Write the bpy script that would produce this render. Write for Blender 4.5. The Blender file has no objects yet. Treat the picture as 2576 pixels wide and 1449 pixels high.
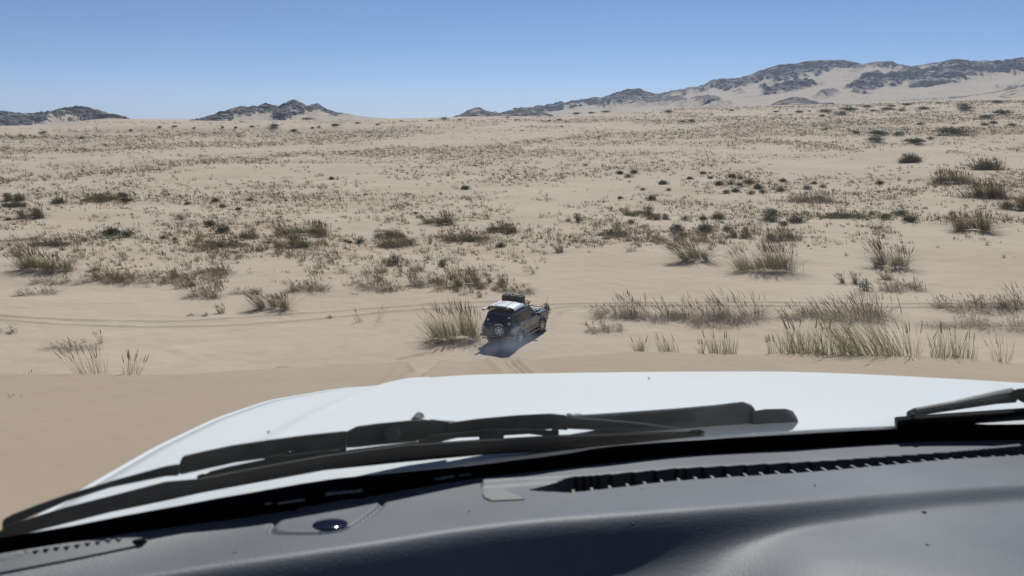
import bpy, bmesh, math, random
import numpy as np
from mathutils import Matrix, Vector, Euler
R = math.radians
random.seed(7)
rng = np.random.default_rng(11)
scn = bpy.context.scene
COL = scn.collection

# ------------------------------------------------------------------ camera, sky, sun, exposure
CAMZ = 11.7
PITCH = R(12.07)
F = 2022.0                      # focal length in units of a 2576 px wide frame
cam_d = bpy.data.cameras.new('camera'); cam = bpy.data.objects.new('camera', cam_d); COL.objects.link(cam)
cam_d.sensor_width = 36.0; cam_d.lens = 36.0 * F / 2576.0
cam_d.clip_start = 0.02; cam_d.clip_end = 90000.0
cam_d.dof.use_dof = True; cam_d.dof.focus_distance = 60.0; cam_d.dof.aperture_fstop = 17.0
cam.location = (0, 0, CAMZ); cam.rotation_euler = (R(90) - PITCH, 0, 0)
scn.camera = cam

SUN_EL, SUN_AZ = R(50), R(12)   # azimuth measured from +Y towards +X
w = bpy.data.worlds.new('World'); scn.world = w; w.use_nodes = True
nt = w.node_tree; nt.nodes.clear()
sky = nt.nodes.new('ShaderNodeTexSky'); sky.sky_type = 'NISHITA'; sky.sun_disc = False
sky.sun_elevation = SUN_EL; sky.sun_rotation = SUN_AZ; sky.altitude = 900; sky.air_density = 0.5; sky.dust_density = 0.5; sky.ozone_density = 8
bg = nt.nodes.new('ShaderNodeBackground'); bg.inputs['Strength'].default_value = 0.076
wo = nt.nodes.new('ShaderNodeOutputWorld')
nt.links.new(sky.outputs[0], bg.inputs[0]); nt.links.new(bg.outputs[0], wo.inputs[0])
sd = bpy.data.lights.new('sun', 'SUN'); sd.energy = 4.0; sd.angle = R(0.53); sd.color = (1.0, 0.955, 0.89)
sun = bpy.data.objects.new('sun', sd); COL.objects.link(sun)
sdir = Vector((math.sin(SUN_AZ) * math.cos(SUN_EL), math.cos(SUN_AZ) * math.cos(SUN_EL), math.sin(SUN_EL)))
sun.rotation_euler = sdir.to_track_quat('Z', 'Y').to_euler()
sun.location = (20, 60, 60)
scn.view_settings.view_transform = 'Standard'; scn.view_settings.look = 'None'
scn.view_settings.exposure = 0.3; scn.view_settings.gamma = 1.0
scn.cycles.volume_bounces = 1; scn.cycles.transparent_max_bounces = 12
scn.cycles.max_bounces = 6

# ------------------------------------------------------------------ helpers
def tag(o, label=None, cat=None, group=None, kind=None):
    if label: o['label'] = label
    if cat: o['category'] = cat
    if group: o['group'] = group
    if kind: o['kind'] = kind
    return o

def srgb(r, g, b):
    f = lambda c: (c / 255 / 12.92) if c / 255 <= 0.04045 else ((c / 255 + 0.055) / 1.055) ** 2.4
    return (f(r), f(g), f(b), 1)

def mat(name, col, rough=0.5, metal=0.0, spec=0.5, noise=None, bump=None, coat=0.0, transm=0.0):
    """noise=(scale, second colour), bump=(scale, strength, distance)"""
    m = bpy.data.materials.new(name); m.use_nodes = True
    n = m.node_tree.nodes; l = m.node_tree.links; b = n['Principled BSDF']
    if len(col) == 3: col = tuple(col) + (1,)
    b.inputs['Base Color'].default_value = col
    b.inputs['Roughness'].default_value = rough; b.inputs['Metallic'].default_value = metal
    b.inputs['Specular IOR Level'].default_value = spec; b.inputs['Coat Weight'].default_value = coat
    tc = n.new('ShaderNodeTexCoord')
    if noise:
        t = n.new('ShaderNodeTexNoise'); t.inputs['Scale'].default_value = noise[0]; t.inputs['Detail'].default_value = 5
        l.new(tc.outputs['Object'], t.inputs['Vector'])
        r = n.new('ShaderNodeValToRGB'); r.color_ramp.elements[0].position = 0.35; r.color_ramp.elements[1].position = 0.68
        c2 = noise[1] if len(noise[1]) == 4 else tuple(noise[1]) + (1,)
        r.color_ramp.elements[0].color = col; r.color_ramp.elements[1].color = c2
        l.new(t.outputs['Fac'], r.inputs['Fac']); l.new(r.outputs['Color'], b.inputs['Base Color'])
    if bump:
        t = n.new('ShaderNodeTexNoise'); t.inputs['Scale'].default_value = bump[0]; t.inputs['Detail'].default_value = 4
        l.new(tc.outputs['Object'], t.inputs['Vector'])
        bb = n.new('ShaderNodeBump'); bb.inputs['Strength'].default_value = bump[1]; bb.inputs['Distance'].default_value = bump[2]
        l.new(t.outputs['Fac'], bb.inputs['Height']); l.new(bb.outputs['Normal'], b.inputs['Normal'])
    return m

def mesh_np(name, verts, faces, m=None, smooth=False, cols=None, attr=None):
    """verts (n,3), faces (k,3|4) numpy"""
    verts = np.asarray(verts, np.float32); faces = np.asarray(faces, np.int32)
    me = bpy.data.meshes.new(name)
    k, q = faces.shape
    me.vertices.add(len(verts)); me.vertices.foreach_set('co', verts.ravel())
    me.loops.add(k * q); me.loops.foreach_set('vertex_index', faces.ravel())
    me.polygons.add(k); me.polygons.foreach_set('loop_start', np.arange(0, k * q, q, dtype=np.int32))
    try: me.polygons.foreach_set('loop_total', np.full(k, q, np.int32))
    except Exception: pass
    me.polygons.foreach_set('use_smooth', np.full(k, smooth, bool))
    if cols is not None:
        a = me.color_attributes.new('col', 'FLOAT_COLOR', 'POINT')
        c4 = np.ones((len(verts), 4), np.float32); c4[:, :3] = cols; a.data.foreach_set('color', c4.ravel())
    if attr:
        for an, av in attr.items():
            a = me.attributes.new(an, 'FLOAT', 'POINT'); a.data.foreach_set('value', np.asarray(av, np.float32).ravel())
    me.update(calc_edges=True); me.validate()
    if m: me.materials.append(m)
    return me

def link(name, me, parent=None):
    o = bpy.data.objects.new(name, me); COL.objects.link(o)
    if parent is not None: o.parent = parent
    return o

def empty(name, loc=(0, 0, 0), rot=None):
    o = bpy.data.objects.new(name, None); COL.objects.link(o); o.location = loc
    if rot is not None: o.rotation_euler = rot
    o.empty_display_size = 0.2
    return o

def grid_faces(nr, nc, close=False):
    i = np.arange(nr - 1)[:, None]; j = np.arange(nc if close else nc - 1)[None, :]
    a = i * nc + j; b = i * nc + (j + 1) % nc; c = (i + 1) * nc + (j + 1) % nc; d = (i + 1) * nc + j
    return np.stack([a, b, c, d], -1).reshape(-1, 4)

class MB:
    """collects solids into one mesh"""
    def __init__(s): s.v = []; s.f = []
    def add(s, vs, fs):
        o = len(s.v); s.v += [tuple(v) for v in vs]; s.f += [tuple(i + o for i in f) for f in fs]; return s
    def box(s, c, d, rot=None):
        vs = []
        for x in (-.5, .5):
            for y in (-.5, .5):
                for z in (-.5, .5):
                    p = Vector((x * d[0], y * d[1], z * d[2]))
                    if rot is not None: p = rot @ p
                    vs.append((p[0] + c[0], p[1] + c[1], p[2] + c[2]))
        return s.add(vs, [(0, 1, 3, 2), (4, 6, 7, 5), (0, 4, 5, 1), (2, 3, 7, 6), (0, 2, 6, 4), (1, 5, 7, 3)])
    def tube(s, pts, r, n=8, cap=True):
        pts = [Vector(p) for p in pts]; rings = []
        up = Vector((0, 0, 1))
        for i, p in enumerate(pts):
            t = (pts[min(i + 1, len(pts) - 1)] - pts[max(i - 1, 0)]).normalized()
            a = t.cross(up)
            if a.length < 1e-3: a = t.cross(Vector((1, 0, 0)))
            a.normalize(); b = a.cross(t)
            rr = r[i] if isinstance(r, (list, tuple)) else r
            rings.append([p + a * (rr * math.cos(2 * math.pi * k / n)) + b * (rr * math.sin(2 * math.pi * k / n)) for k in range(n)])
        vs = [v for ring in rings for v in ring]; fs = []
        for i in range(len(pts) - 1):
            for k in range(n):
                fs.append((i * n + k, i * n + (k + 1) % n, (i + 1) * n + (k + 1) % n, (i + 1) * n + k))
        if cap: fs += [tuple(range(n - 1, -1, -1)), tuple((len(pts) - 1) * n + k for k in range(n))]
        return s.add(vs, fs)
    def prism(s, poly, y0, y1, axis='y', inset=None):
        """polygon (a,b) extruded along axis"""
        n = len(poly)
        def P(a, b, t):
            return {'y': (a, t, b), 'x': (t, a, b), 'z': (a, b, t)}[axis]
        vs = [P(a, b, y0) for a, b in poly] + [P(a, b, y1) for a, b in poly]
        fs = [tuple(range(n)), tuple(range(2 * n - 1, n - 1, -1))] + [(i, i + n, (i + 1) % n + n, (i + 1) % n) for i in range(n)]
        return s.add(vs, fs)
    def lathe(s, prof, c, axis='y', n=28):
        """prof: list of (radius, t) along axis"""
        vs = []; fs = []
        for r, t in prof:
            for k in range(n):
                a = 2 * math.pi * k / n; u, v = r * math.cos(a), r * math.sin(a)
                p = {'y': (u, t, v), 'x': (t, u, v), 'z': (u, v, t)}[axis]
                vs.append((p[0] + c[0], p[1] + c[1], p[2] + c[2]))
        for i in range(len(prof) - 1):
            for k in range(n): fs.append((i * n + k, i * n + (k + 1) % n, (i + 1) * n + (k + 1) % n, (i + 1) * n + k))
        fs.append(tuple(range(n))); fs.append(tuple((len(prof) - 1) * n + k for k in range(n)))
        return s.add(vs, fs)
    def hexa(s, a, b):
        """two quads a, b (4 points each) joined"""
        return s.add(list(a) + list(b), [(0, 1, 2, 3), (7, 6, 5, 4), (0, 4, 5, 1), (1, 5, 6, 2), (2, 6, 7, 3), (3, 7, 4, 0)])
    def build(s, name, m, parent=None, smooth=False, bevel=0, seg=2, autos=None):
        me = bpy.data.meshes.new(name); me.from_pydata(s.v, [], s.f)
        bm = bmesh.new(); bm.from_mesh(me); bmesh.ops.recalc_face_normals(bm, faces=bm.faces); bm.to_mesh(me); bm.free()
        me.materials.append(m)
        if smooth: me.polygons.foreach_set('use_smooth', [True] * len(me.polygons))
        me.update()
        o = link(name, me, parent)
        if bevel:
            md = o.modifiers.new('bevel', 'BEVEL'); md.width = bevel; md.segments = seg; md.limit_method = 'ANGLE'; md.angle_limit = R(35)
            me.polygons.foreach_set('use_smooth', [True] * len(me.polygons)); md.harden_normals = True
        return o

# value noise, vectorised
def _h(ix, iy, s):
    n = (ix.astype(np.int64) * 374761393 + iy.astype(np.int64) * 668265263 + s * 974711) & 0xffffffff
    n = ((n ^ (n >> 13)) * 1274126177) & 0xffffffff
    return ((n ^ (n >> 16)) & 0xffffff) / float(0xffffff)
def vnoise(x, y, s=0):
    x = np.asarray(x, float); y = np.asarray(y, float)
    ix = np.floor(x); iy = np.floor(y); fx = x - ix; fy = y - iy
    ux = fx * fx * fx * (fx * (fx * 6 - 15) + 10); uy = fy * fy * fy * (fy * (fy * 6 - 15) + 10)
    a = _h(ix, iy, s); b = _h(ix + 1, iy, s); c = _h(ix, iy + 1, s); d = _h(ix + 1, iy + 1, s)
    return (a + (b - a) * ux) * (1 - uy) + (c + (d - c) * ux) * uy
def fbm(x, y, o=4, s=0, g=0.5):
    t = 0; a = 1; n = 0
    for i in range(o):
        t = t + a * (vnoise(x, y, s + i * 17) * 2 - 1); n += a; a *= g; x = x * 2.03 + 13.7; y = y * 2.03 + 7.1
    return t / n
def ridged(x, y, o=5, s=0):
    t = 0; a = 1; n = 0
    for i in range(o):
        t = t + a * (1 - np.abs(vnoise(x, y, s + i * 31) * 2 - 1) ** 0.8 ); n += a; a *= 0.52; x = x * 2.1 + 3.3; y = y * 2.1 + 9.1
    return t / n
def sstep(a, b, x):
    t = np.clip((x - a) / (b - a), 0, 1); return t * t * (3 - 2 * t)

# pixel (2576-wide frame of the photo) <-> direction, used to measure where things stand
def pix_ray(px, py):
    rx = (np.asarray(px, float) - 1288) / F; rz = -(np.asarray(py, float) - 724.5) / F
    c, s = math.cos(PITCH), math.sin(PITCH)
    return rx, c + rz * s, -s + rz * c
def pix_azel(px, py):
    x, y, z = pix_ray(px, py); return np.arctan2(x, y), np.arctan2(z, np.hypot(x, y))
def el_of(py): return math.atan((724.5 - py) / F) - PITCH
def world_pix(x, y, z):
    c, s = math.cos(PITCH), math.sin(PITCH); z = z - CAMZ
    d = y * c - z * s; v = y * s + z * c
    return 1288 + F * x / d, 724.5 - F * v / d

# ------------------------------------------------------------------ materials of the desert
def sand_nodes(n, l, tc_out, base, dark, coarse=0.05):
    pass

m_sand = bpy.data.materials.new('sand'); m_sand.use_nodes = True
n = m_sand.node_tree.nodes; l = m_sand.node_tree.links; b = n['Principled BSDF']
tc = n.new('ShaderNodeTexCoord')
t1 = n.new('ShaderNodeTexNoise'); t1.inputs['Scale'].default_value = 0.06; t1.inputs['Detail'].default_value = 6
t2 = n.new('ShaderNodeTexNoise'); t2.inputs['Scale'].default_value = 260.0; t2.inputs['Detail'].default_value = 3
l.new(tc.outputs['Object'], t1.inputs['Vector']); l.new(tc.outputs['Object'], t2.inputs['Vector'])
r1 = n.new('ShaderNodeValToRGB')
r1.color_ramp.elements[0].position = 0.3; r1.color_ramp.elements[0].color = (0.385, 0.318, 0.250, 1)
r1.color_ramp.elements[1].position = 0.7; r1.color_ramp.elements[1].color = (0.445, 0.380, 0.305, 1)
l.new(t1.outputs['Fac'], r1.inputs['Fac'])
mx = n.new('ShaderNodeMix'); mx.data_type = 'RGBA'; mx.blend_type = 'MULTIPLY'; mx.inputs['Factor'].default_value = 0.30
l.new(r1.outputs['Color'], mx.inputs['A']); l.new(t2.outputs['Color'], mx.inputs['B'])
r2 = n.new('ShaderNodeMapRange'); r2.inputs['To Min'].default_value = 0.35; r2.inputs['To Max'].default_value = 1.45
l.new(t2.outputs['Fac'], r2.inputs['Value']); cmb = n.new('ShaderNodeCombineColor')
for k in range(3): l.new(r2.outputs[0], cmb.inputs[k])
l.new(cmb.outputs[0], mx.inputs['B'])
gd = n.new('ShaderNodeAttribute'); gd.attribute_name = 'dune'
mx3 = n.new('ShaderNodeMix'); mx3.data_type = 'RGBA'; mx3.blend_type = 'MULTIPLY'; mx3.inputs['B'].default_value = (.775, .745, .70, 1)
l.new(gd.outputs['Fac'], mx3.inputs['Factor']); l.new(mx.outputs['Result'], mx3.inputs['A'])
ga = n.new('ShaderNodeAttribute'); ga.attribute_name = 'litter'
mx2 = n.new('ShaderNodeMix'); mx2.data_type = 'RGBA'; mx2.inputs['B'].default_value = (0.20, 0.158, 0.115, 1)
gm = n.new('ShaderNodeMath'); gm.operation = 'MULTIPLY'; gm.inputs[1].default_value = 0.5
l.new(ga.outputs['Fac'], gm.inputs[0]); l.new(gm.outputs[0], mx2.inputs['Factor']); l.new(mx3.outputs['Result'], mx2.inputs['A'])
l.new(mx2.outputs['Result'], b.inputs['Base Color'])
b.inputs['Roughness'].default_value = 0.95; b.inputs['Specular IOR Level'].default_value = 0.15
wv = n.new('ShaderNodeTexWave'); wv.inputs['Scale'].default_value = 3.2; wv.inputs['Distortion'].default_value = 6; wv.inputs['Detail'].default_value = 3; wv.inputs['Detail Scale'].default_value = 0.6
mp = n.new('ShaderNodeMapping'); mp.inputs['Rotation'].default_value = (0, 0, R(68)); l.new(tc.outputs['Object'], mp.inputs['Vector']); l.new(mp.outputs[0], wv.inputs['Vector'])
t3 = n.new('ShaderNodeTexNoise'); t3.inputs['Scale'].default_value = 0.35; l.new(tc.outputs['Object'], t3.inputs['Vector'])
rm = n.new('ShaderNodeMapRange'); rm.inputs['From Min'].default_value = 0.45; rm.inputs['From Max'].default_value = 0.7; l.new(t3.outputs['Fac'], rm.inputs['Value'])
mm = n.new('ShaderNodeMath'); mm.operation = 'MULTIPLY'; l.new(wv.outputs['Fac'], mm.inputs[0]); l.new(rm.outputs[0], mm.inputs[1])
b1 = n.new('ShaderNodeBump'); b1.inputs['Strength'].default_value = 0.8; b1.inputs['Distance'].default_value = 0.016; l.new(mm.outputs[0], b1.inputs['Height'])
t4 = n.new('ShaderNodeTexNoise'); t4.inputs['Scale'].default_value = 5.0; t4.inputs['Detail'].default_value = 6; l.new(tc.outputs['Object'], t4.inputs['Vector'])
b2 = n.new('ShaderNodeBump'); b2.inputs['Strength'].default_value = 0.6; b2.inputs['Distance'].default_value = 0.02; l.new(t4.outputs['Fac'], b2.inputs['Height'])
l.new(b1.outputs[0], b2.inputs['Normal']); l.new(b2.outputs[0], b.inputs['Normal'])

# ------------------------------------------------------------------ terrain
HOR = [(-3000, 322), (-600, 322), (0, 319), (150, 314), (190, 309), (240, 302), (290, 298), (380, 299), (470, 302), (560, 304), (900, 301), (1040, 298), (1160, 294), (1400, 291), (1500, 286), (1640, 277), (1761, 270), (2063, 264), (2400, 254), (2576, 252), (3200, 250), (6000, 262)]
CREST = [(-4000, 950), (-900, 945), (0, 940), (300, 938), (500, 937), (700, 926), (850, 918), (1000, 911), (1180, 906), (1250, 899), (1300, 898), (1350, 903), (1450, 893), (1600, 886), (1900, 888), (2100, 891), (2300, 893), (2450, 905), (2576, 914), (3400, 935), (6000, 950)]
hx = np.array([p[0] for p in HOR]); hz = np.array([CAMZ + 850 * math.tan(el_of(p[1])) for p in HOR])
cx = np.array([(p[0] - 1288) / F * 13.5 for p in CREST]); cz = np.array([CAMZ - 13.0 * math.tan(-el_of(p[1])) for p in CREST])

def crest_y(x): return 13.0 + 0.35 * np.sin(x * 0.33 + 1) + 0.12 * np.sin(x * 1.3)
def dune(x, y):
    yc = crest_y(x); zc = np.interp(x, cx, cz) - 0.306 * (yc - 13.0) + 0.02 * fbm(x * 1.5, y * 1.5, 3, 5) + .03 * fbm(x * .5, y * .5, 3, 15)
    zc = np.where(np.abs(x) > 25, np.interp(np.abs(x), [25, 120], [0, -3]) + zc, zc)
    z0 = CAMZ - 1.75 / math.cos(PITCH); sl = math.tan(PITCH)
    a = (zc - (z0 - sl * yc)) / yc ** 2
    up = z0 - sl * y + np.where(y > 0, a * y * y, 0.0)
    up = np.where(y < -14, z0 + sl * 14 + (y + 14) * 0.12, up)
    d = y - yc
    dn = zc - 0.60 * d - 0.2 * (1 - np.exp(-np.clip(d, 0, None)))
    return np.where(d > 0, dn, up)
def rut_near(x, y):
    """two wheel ruts crossing the crest of the near dune"""
    z = 0
    for (xa, xb) in ((-1.62, -1.50), (0.42, -0.10)):
        cxr = np.interp(y, [8, 13, 15], [xa + (xa - xb) * 0.8, xb, xb]); d = np.abs(x - cxr)
        fade = sstep(2, 6, y) * (1 - sstep(15, 22, y))
        z = z - 0.055 * np.exp(-(d / 0.16) ** 4) * fade + 0.03 * np.exp(-((d - 0.27) / 0.08) ** 2) * fade
        z = z + 0.014 * np.exp(-(d / 0.19) ** 4) * np.sin((x - cxr) * 62) * fade - (0.16 * np.exp(-(d / 0.25) ** 4) * np.exp(-((y - 13.2) / 0.8) ** 2) if xa < 0 else 0)
    return z
def plain(x, y):
    r = np.hypot(x, y); az = np.arctan2(x, y); px = np.where(y > 0, 1288 + F * np.tan(np.clip(az, -1.2, 1.2)) / 1.0, np.where(x > 0, 6000, -3000))
    zr = np.interp(px, hx, hz)
    t = np.clip((r - 110) / (850 - 110), 0, 1)
    z = zr * (0.75 * t + 0.25 * t * t) * sstep(0, 0.12, t + 0.02)
    z = np.where(r > 850, zr - (r - 850) * 0.006, z); z = np.maximum(z, np.where(r > 850, -14, z))
    amp = sstep(26, 60, r) * (1 - 0.97 * np.exp(-(((x - 0.6) / 7) ** 2 + ((y - 42) / 6) ** 2)))
    u = 0.16 * fbm(x / 7, y / 5, 4, 3) + 0.55 * fbm(x / 38, y / 22, 4, 9)
    und = amp * u * (1 - 0.6 * sstep(42, 46, r) * (1 - sstep(54, 60, r)))
    big = 2.0 * fbm(x / 150, y / 70, 3, 21) * sstep(160, 420, r) * (1 - sstep(650, 850, r))
    fine = 0.05 * fbm(x / 1.3, y / 1.1, 3, 33) * sstep(24, 34, r) * (1 - sstep(150, 300, r))
    # the pale dune across the left middle distance, its lee side turned to us
    ddx = np.interp(x, [-420, -250, -120, -30, 20], [0, 1, 1, 0.5, 0]); rr = r + 18 * np.sin(x / 60.0)
    dn = 3.2 * ddx * sstep(428, 444, rr) * (1 - sstep(470, 620, rr))
    return z + und + big + fine + dn
def H(x, y):
    a = plain(x, y); b = dune(x, y); k = 0.5
    h = np.clip(0.5 + 0.5 * (b - a) / k, 0, 1)
    return a * (1 - h) + b * h + k * h * (1 - h) + rut_near(x, y)

az = np.concatenate([np.radians(np.arange(-180, -42, 3.0)), np.radians(np.arange(-42, 42.001, 0.11)), np.radians(np.arange(45, 180, 3.0))])
rr_ = [0.3]
while rr_[-1] < 9000:
    r = rr_[-1]
    st = 0.15 if r < 10.5 else 0.05 if r < 15 else 0.2 if r < 30 else 0.11 if r < 70 else max(0.11, r * 0.0046) if r < 230 else r * 0.008 if r < 1300 else r * 0.06
    rr_.append(r + st)
rad = np.array(rr_)
GX = rad[:, None] * np.sin(az)[None]; GY = rad[:, None] * np.cos(az)[None]
GZ = H(GX, GY)
jf = np.where((az > R(-41.9)) & (az < R(41.9)))[0]
def make_lut():
    el = np.arctan2(GZ - CAMZ, rad[:, None]); return np.maximum.accumulate(el, axis=0)
LUT = make_lut()
def groundz(x, y):
    r = np.hypot(x, y); a = np.arctan2(x, y)
    i = np.clip(np.searchsorted(rad, r) - 1, 0, len(rad) - 2); j = np.clip(np.searchsorted(az, a) - 1, 0, len(az) - 2)
    fi = np.clip((r - rad[i]) / (rad[i + 1] - rad[i]), 0, 1); fj = np.clip((a - az[j]) / (az[j + 1] - az[j]), 0, 1)
    return (GZ[i, j] * (1 - fj) + GZ[i, j + 1] * fj) * (1 - fi) + (GZ[i + 1, j] * (1 - fj) + GZ[i + 1, j + 1] * fj) * fi
def hit(px, py):
    """ground point seen at a pixel of the photograph"""
    a, e = pix_azel(px, py); a = np.atleast_1d(a); e = np.atleast_1d(e); r = np.empty(len(a))
    j = np.clip(np.searchsorted(az, a), 1, len(az) - 2)
    for k in range(len(a)):
        col = LUT[:, j[k]]; i = int(np.searchsorted(col, e[k])); i = min(max(i, 1), len(rad) - 1)
        e0, e1 = col[i - 1], col[i]; f = 0 if e1 <= e0 else min(max((e[k] - e0) / (e1 - e0), 0), 1)
        r[k] = min(rad[i - 1] + f * (rad[i] - rad[i - 1]), 845)
    return r * np.sin(a), r * np.cos(a)
def hit1(px, py):
    x, y = hit(px, py); return float(x[0]), float(y[0])

# wheel tracks on the plain
TRACKS = [
    [(-200, 778), (0, 796), (195, 807), (439, 810), (586, 801), (830, 785), (1123, 763), (1258, 759), (1320, 757)],
    [(-200, 790), (0, 806), (146, 817), (342, 824), (537, 822), (732, 810), (854, 798), (1025, 781), (1258, 770), (1330, 767)],
    [(1330, 769), (1480, 764), (1700, 762), (1916, 761), (2217, 764), (2576, 768), (2800, 771)],
    [(1390, 776), (1480, 772), (1700, 770), (1916, 770), (2217, 774), (2576, 779), (2800, 784)],
    [(1385, 822), (1392, 806), (1408, 790), (1440, 778), (1490, 770)],
    [(1360, 800), (1378, 786), (1400, 776), (1460, 769)],
    [(1000, 906), (1100, 885), (1195, 862)]]
rowsel = np.where((rad > 28) & (rad < 75))[0]; i0, i1 = rowsel[0], rowsel[-1] + 1
sx = GX[i0:i1][:, jf]; sy = GY[i0:i1][:, jf]; D = np.full(sx.shape, 9.0)
TRK = []
for tr in TRACKS:
    p = np.array(tr, float); s = np.arange(len(p)); ss = np.linspace(0, len(p) - 1, 260)
    X, Y = hit(np.interp(ss, s, p[:, 0]), np.interp(ss, s, p[:, 1]))
    ker = np.ones(15) / 15; Xp = np.pad(X, 7, 'edge'); Yp = np.pad(Y, 7, 'edge'); X = np.convolve(Xp, ker, 'valid'); Y = np.convolve(Yp, ker, 'valid')
    X += 0.03 * np.sin(np.arange(len(X)) * .9); TRK.append((X, Y))
    ang = np.arctan2(X, Y)
    o = np.argsort(ang); ya = np.interp(az[jf], ang[o], np.hypot(X, Y)[o], left=-1, right=-1)
    xr = TRACKS.index(tr)
    if xr in (0, 1, 2, 3):
        rr = np.hypot(sx, sy); slope = np.clip(np.gradient(np.where(ya < 0, np.nan, ya)) / (np.maximum(ya, 1) * R(0.11)), -8, 8); slope = np.nan_to_num(slope, nan=0.0); d = np.abs(rr - ya[None]) / np.sqrt(1 + slope ** 2)[None]
        d[:, ya < 0] = 9
        D = np.minimum(D, d)
    else:
        for k in range(0, len(X), 3):
            D = np.minimum(D, np.hypot(sx - X[k], sy - Y[k]))
rutd = -0.06 * np.exp(-(D / 0.17) ** 2) + 0.025 * np.exp(-((D - 0.33) / 0.12) ** 2)
GZ[i0:i1, jf[0]:jf[-1] + 1] += rutd
LIT = np.zeros_like(GZ)
LIT[i0:i1, jf[0]:jf[-1] + 1] += 0.25 * np.exp(-(D / 0.2) ** 2)
for (bx, by, br, bh) in ():
    pass

# ------------------------------------------------------------------ grass, shrubs: blade builder
GRASS_M = bpy.data.materials.new('dry_grass'); GRASS_M.use_nodes = True
n = GRASS_M.node_tree.nodes; l = GRASS_M.node_tree.links; b = n['Principled BSDF']
a_ = n.new('ShaderNodeAttribute'); a_.attribute_name = 'col'
l.new(a_.outputs['Color'], b.inputs['Base Color']); b.inputs['Roughness'].default_value = 0.75; b.inputs['Specular IOR Level'].default_value = 0.25
tr_ = n.new('ShaderNodeBsdfTranslucent'); l.new(a_.outputs['Color'], tr_.inputs['Color'])
ms = n.new('ShaderNodeMixShader'); ms.inputs[0].default_value = 0.25
l.new(b.outputs[0], ms.inputs[1]); l.new(tr_.outputs[0], ms.inputs[2]); l.new(ms.outputs[0], n['Material Output'].inputs['Surface'])

TAN = np.array((0.30, 0.225, 0.130)); STRAW = np.array((0.37, 0.285, 0.145)); OLIVE = np.array((0.205, 0.190, 0.078)); GREEN = np.array((0.170, 0.190, 0.068))
GREY = np.array((0.135, 0.112, 0.088)); DARK = np.array((0.072, 0.074, 0.060)); BROWN = np.array((0.17, 0.125, 0.085))

def blades(base, length, dirx, diry, bend, width, col, seg=3, flat=None):
    """strips of triangles; dirx,diry horizontal lean per unit height at the root, bend adds lean towards the tip"""
    n = len(base); t = np.linspace(0, 1, seg + 1)
    if flat is None: flat = np.ones(n)
    hyp = np.sqrt(flat ** 2 + dirx ** 2 + diry ** 2)
    fx, fy, fz = dirx / hyp, diry / hyp, flat / hyp
    ang = np.where(rng.random(n) < 0.75, rng.uniform(-0.7, 0.7, n), rng.uniform(0, 3.14, n))
    wx, wy = np.cos(ang), np.sin(ang)
    V = []
    for k, tt in enumerate(t):
        cxn = base[:, 0] + length * (fx * tt + bend[:, 0] * tt * tt)
        cyn = base[:, 1] + length * (fy * tt + bend[:, 1] * tt * tt)
        czn = base[:, 2] + length * (fz * tt - 0.45 * np.hypot(bend[:, 0], bend[:, 1]) * tt * tt)
        if k < seg:
            wdt = width * (1 - 0.55 * tt) * 0.5
            V.append(np.stack([cxn - wx * wdt, cyn - wy * wdt, czn], -1)); V.append(np.stack([cxn + wx * wdt, cyn + wy * wdt, czn], -1))
        else: V.append(np.stack([cxn, cyn, czn], -1))
    V = np.stack(V, 1); m = V.shape[1]
    T = []
    for k in range(seg - 1):
        T += [(2 * k, 2 * k + 1, 2 * k + 3), (2 * k, 2 * k + 3, 2 * k + 2)]
    T.append((2 * seg - 2, 2 * seg - 1, 2 * seg)); T = np.array(T)
    faces = (np.arange(n)[:, None, None] * m + T[None]).reshape(-1, 3)
    cols = np.repeat(col[:, None, :], m, 1)
    return V.reshape(-1, 3), faces, cols.reshape(-1, 3)

def join(parts):
    V = []; Fc = []; C = []; o = 0
    for v, f, c in parts:
        V.append(v); Fc.append(f + o); C.append(c); o += len(v)
    return np.concatenate(V), np.concatenate(Fc), np.concatenate(C)

def disc(n, rx, ry, p=0.5):
    a = rng.uniform(0, 2 * np.pi, n); r = rng.random(n) ** p
    return rx * r * np.cos(a), ry * r * np.sin(a)

def vary(c, n, v=0.22): return c[None] * (1 + rng.uniform(-v, v, (n, 1))) * (1 + rng.uniform(-.06, .06, (n, 3)))

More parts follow.
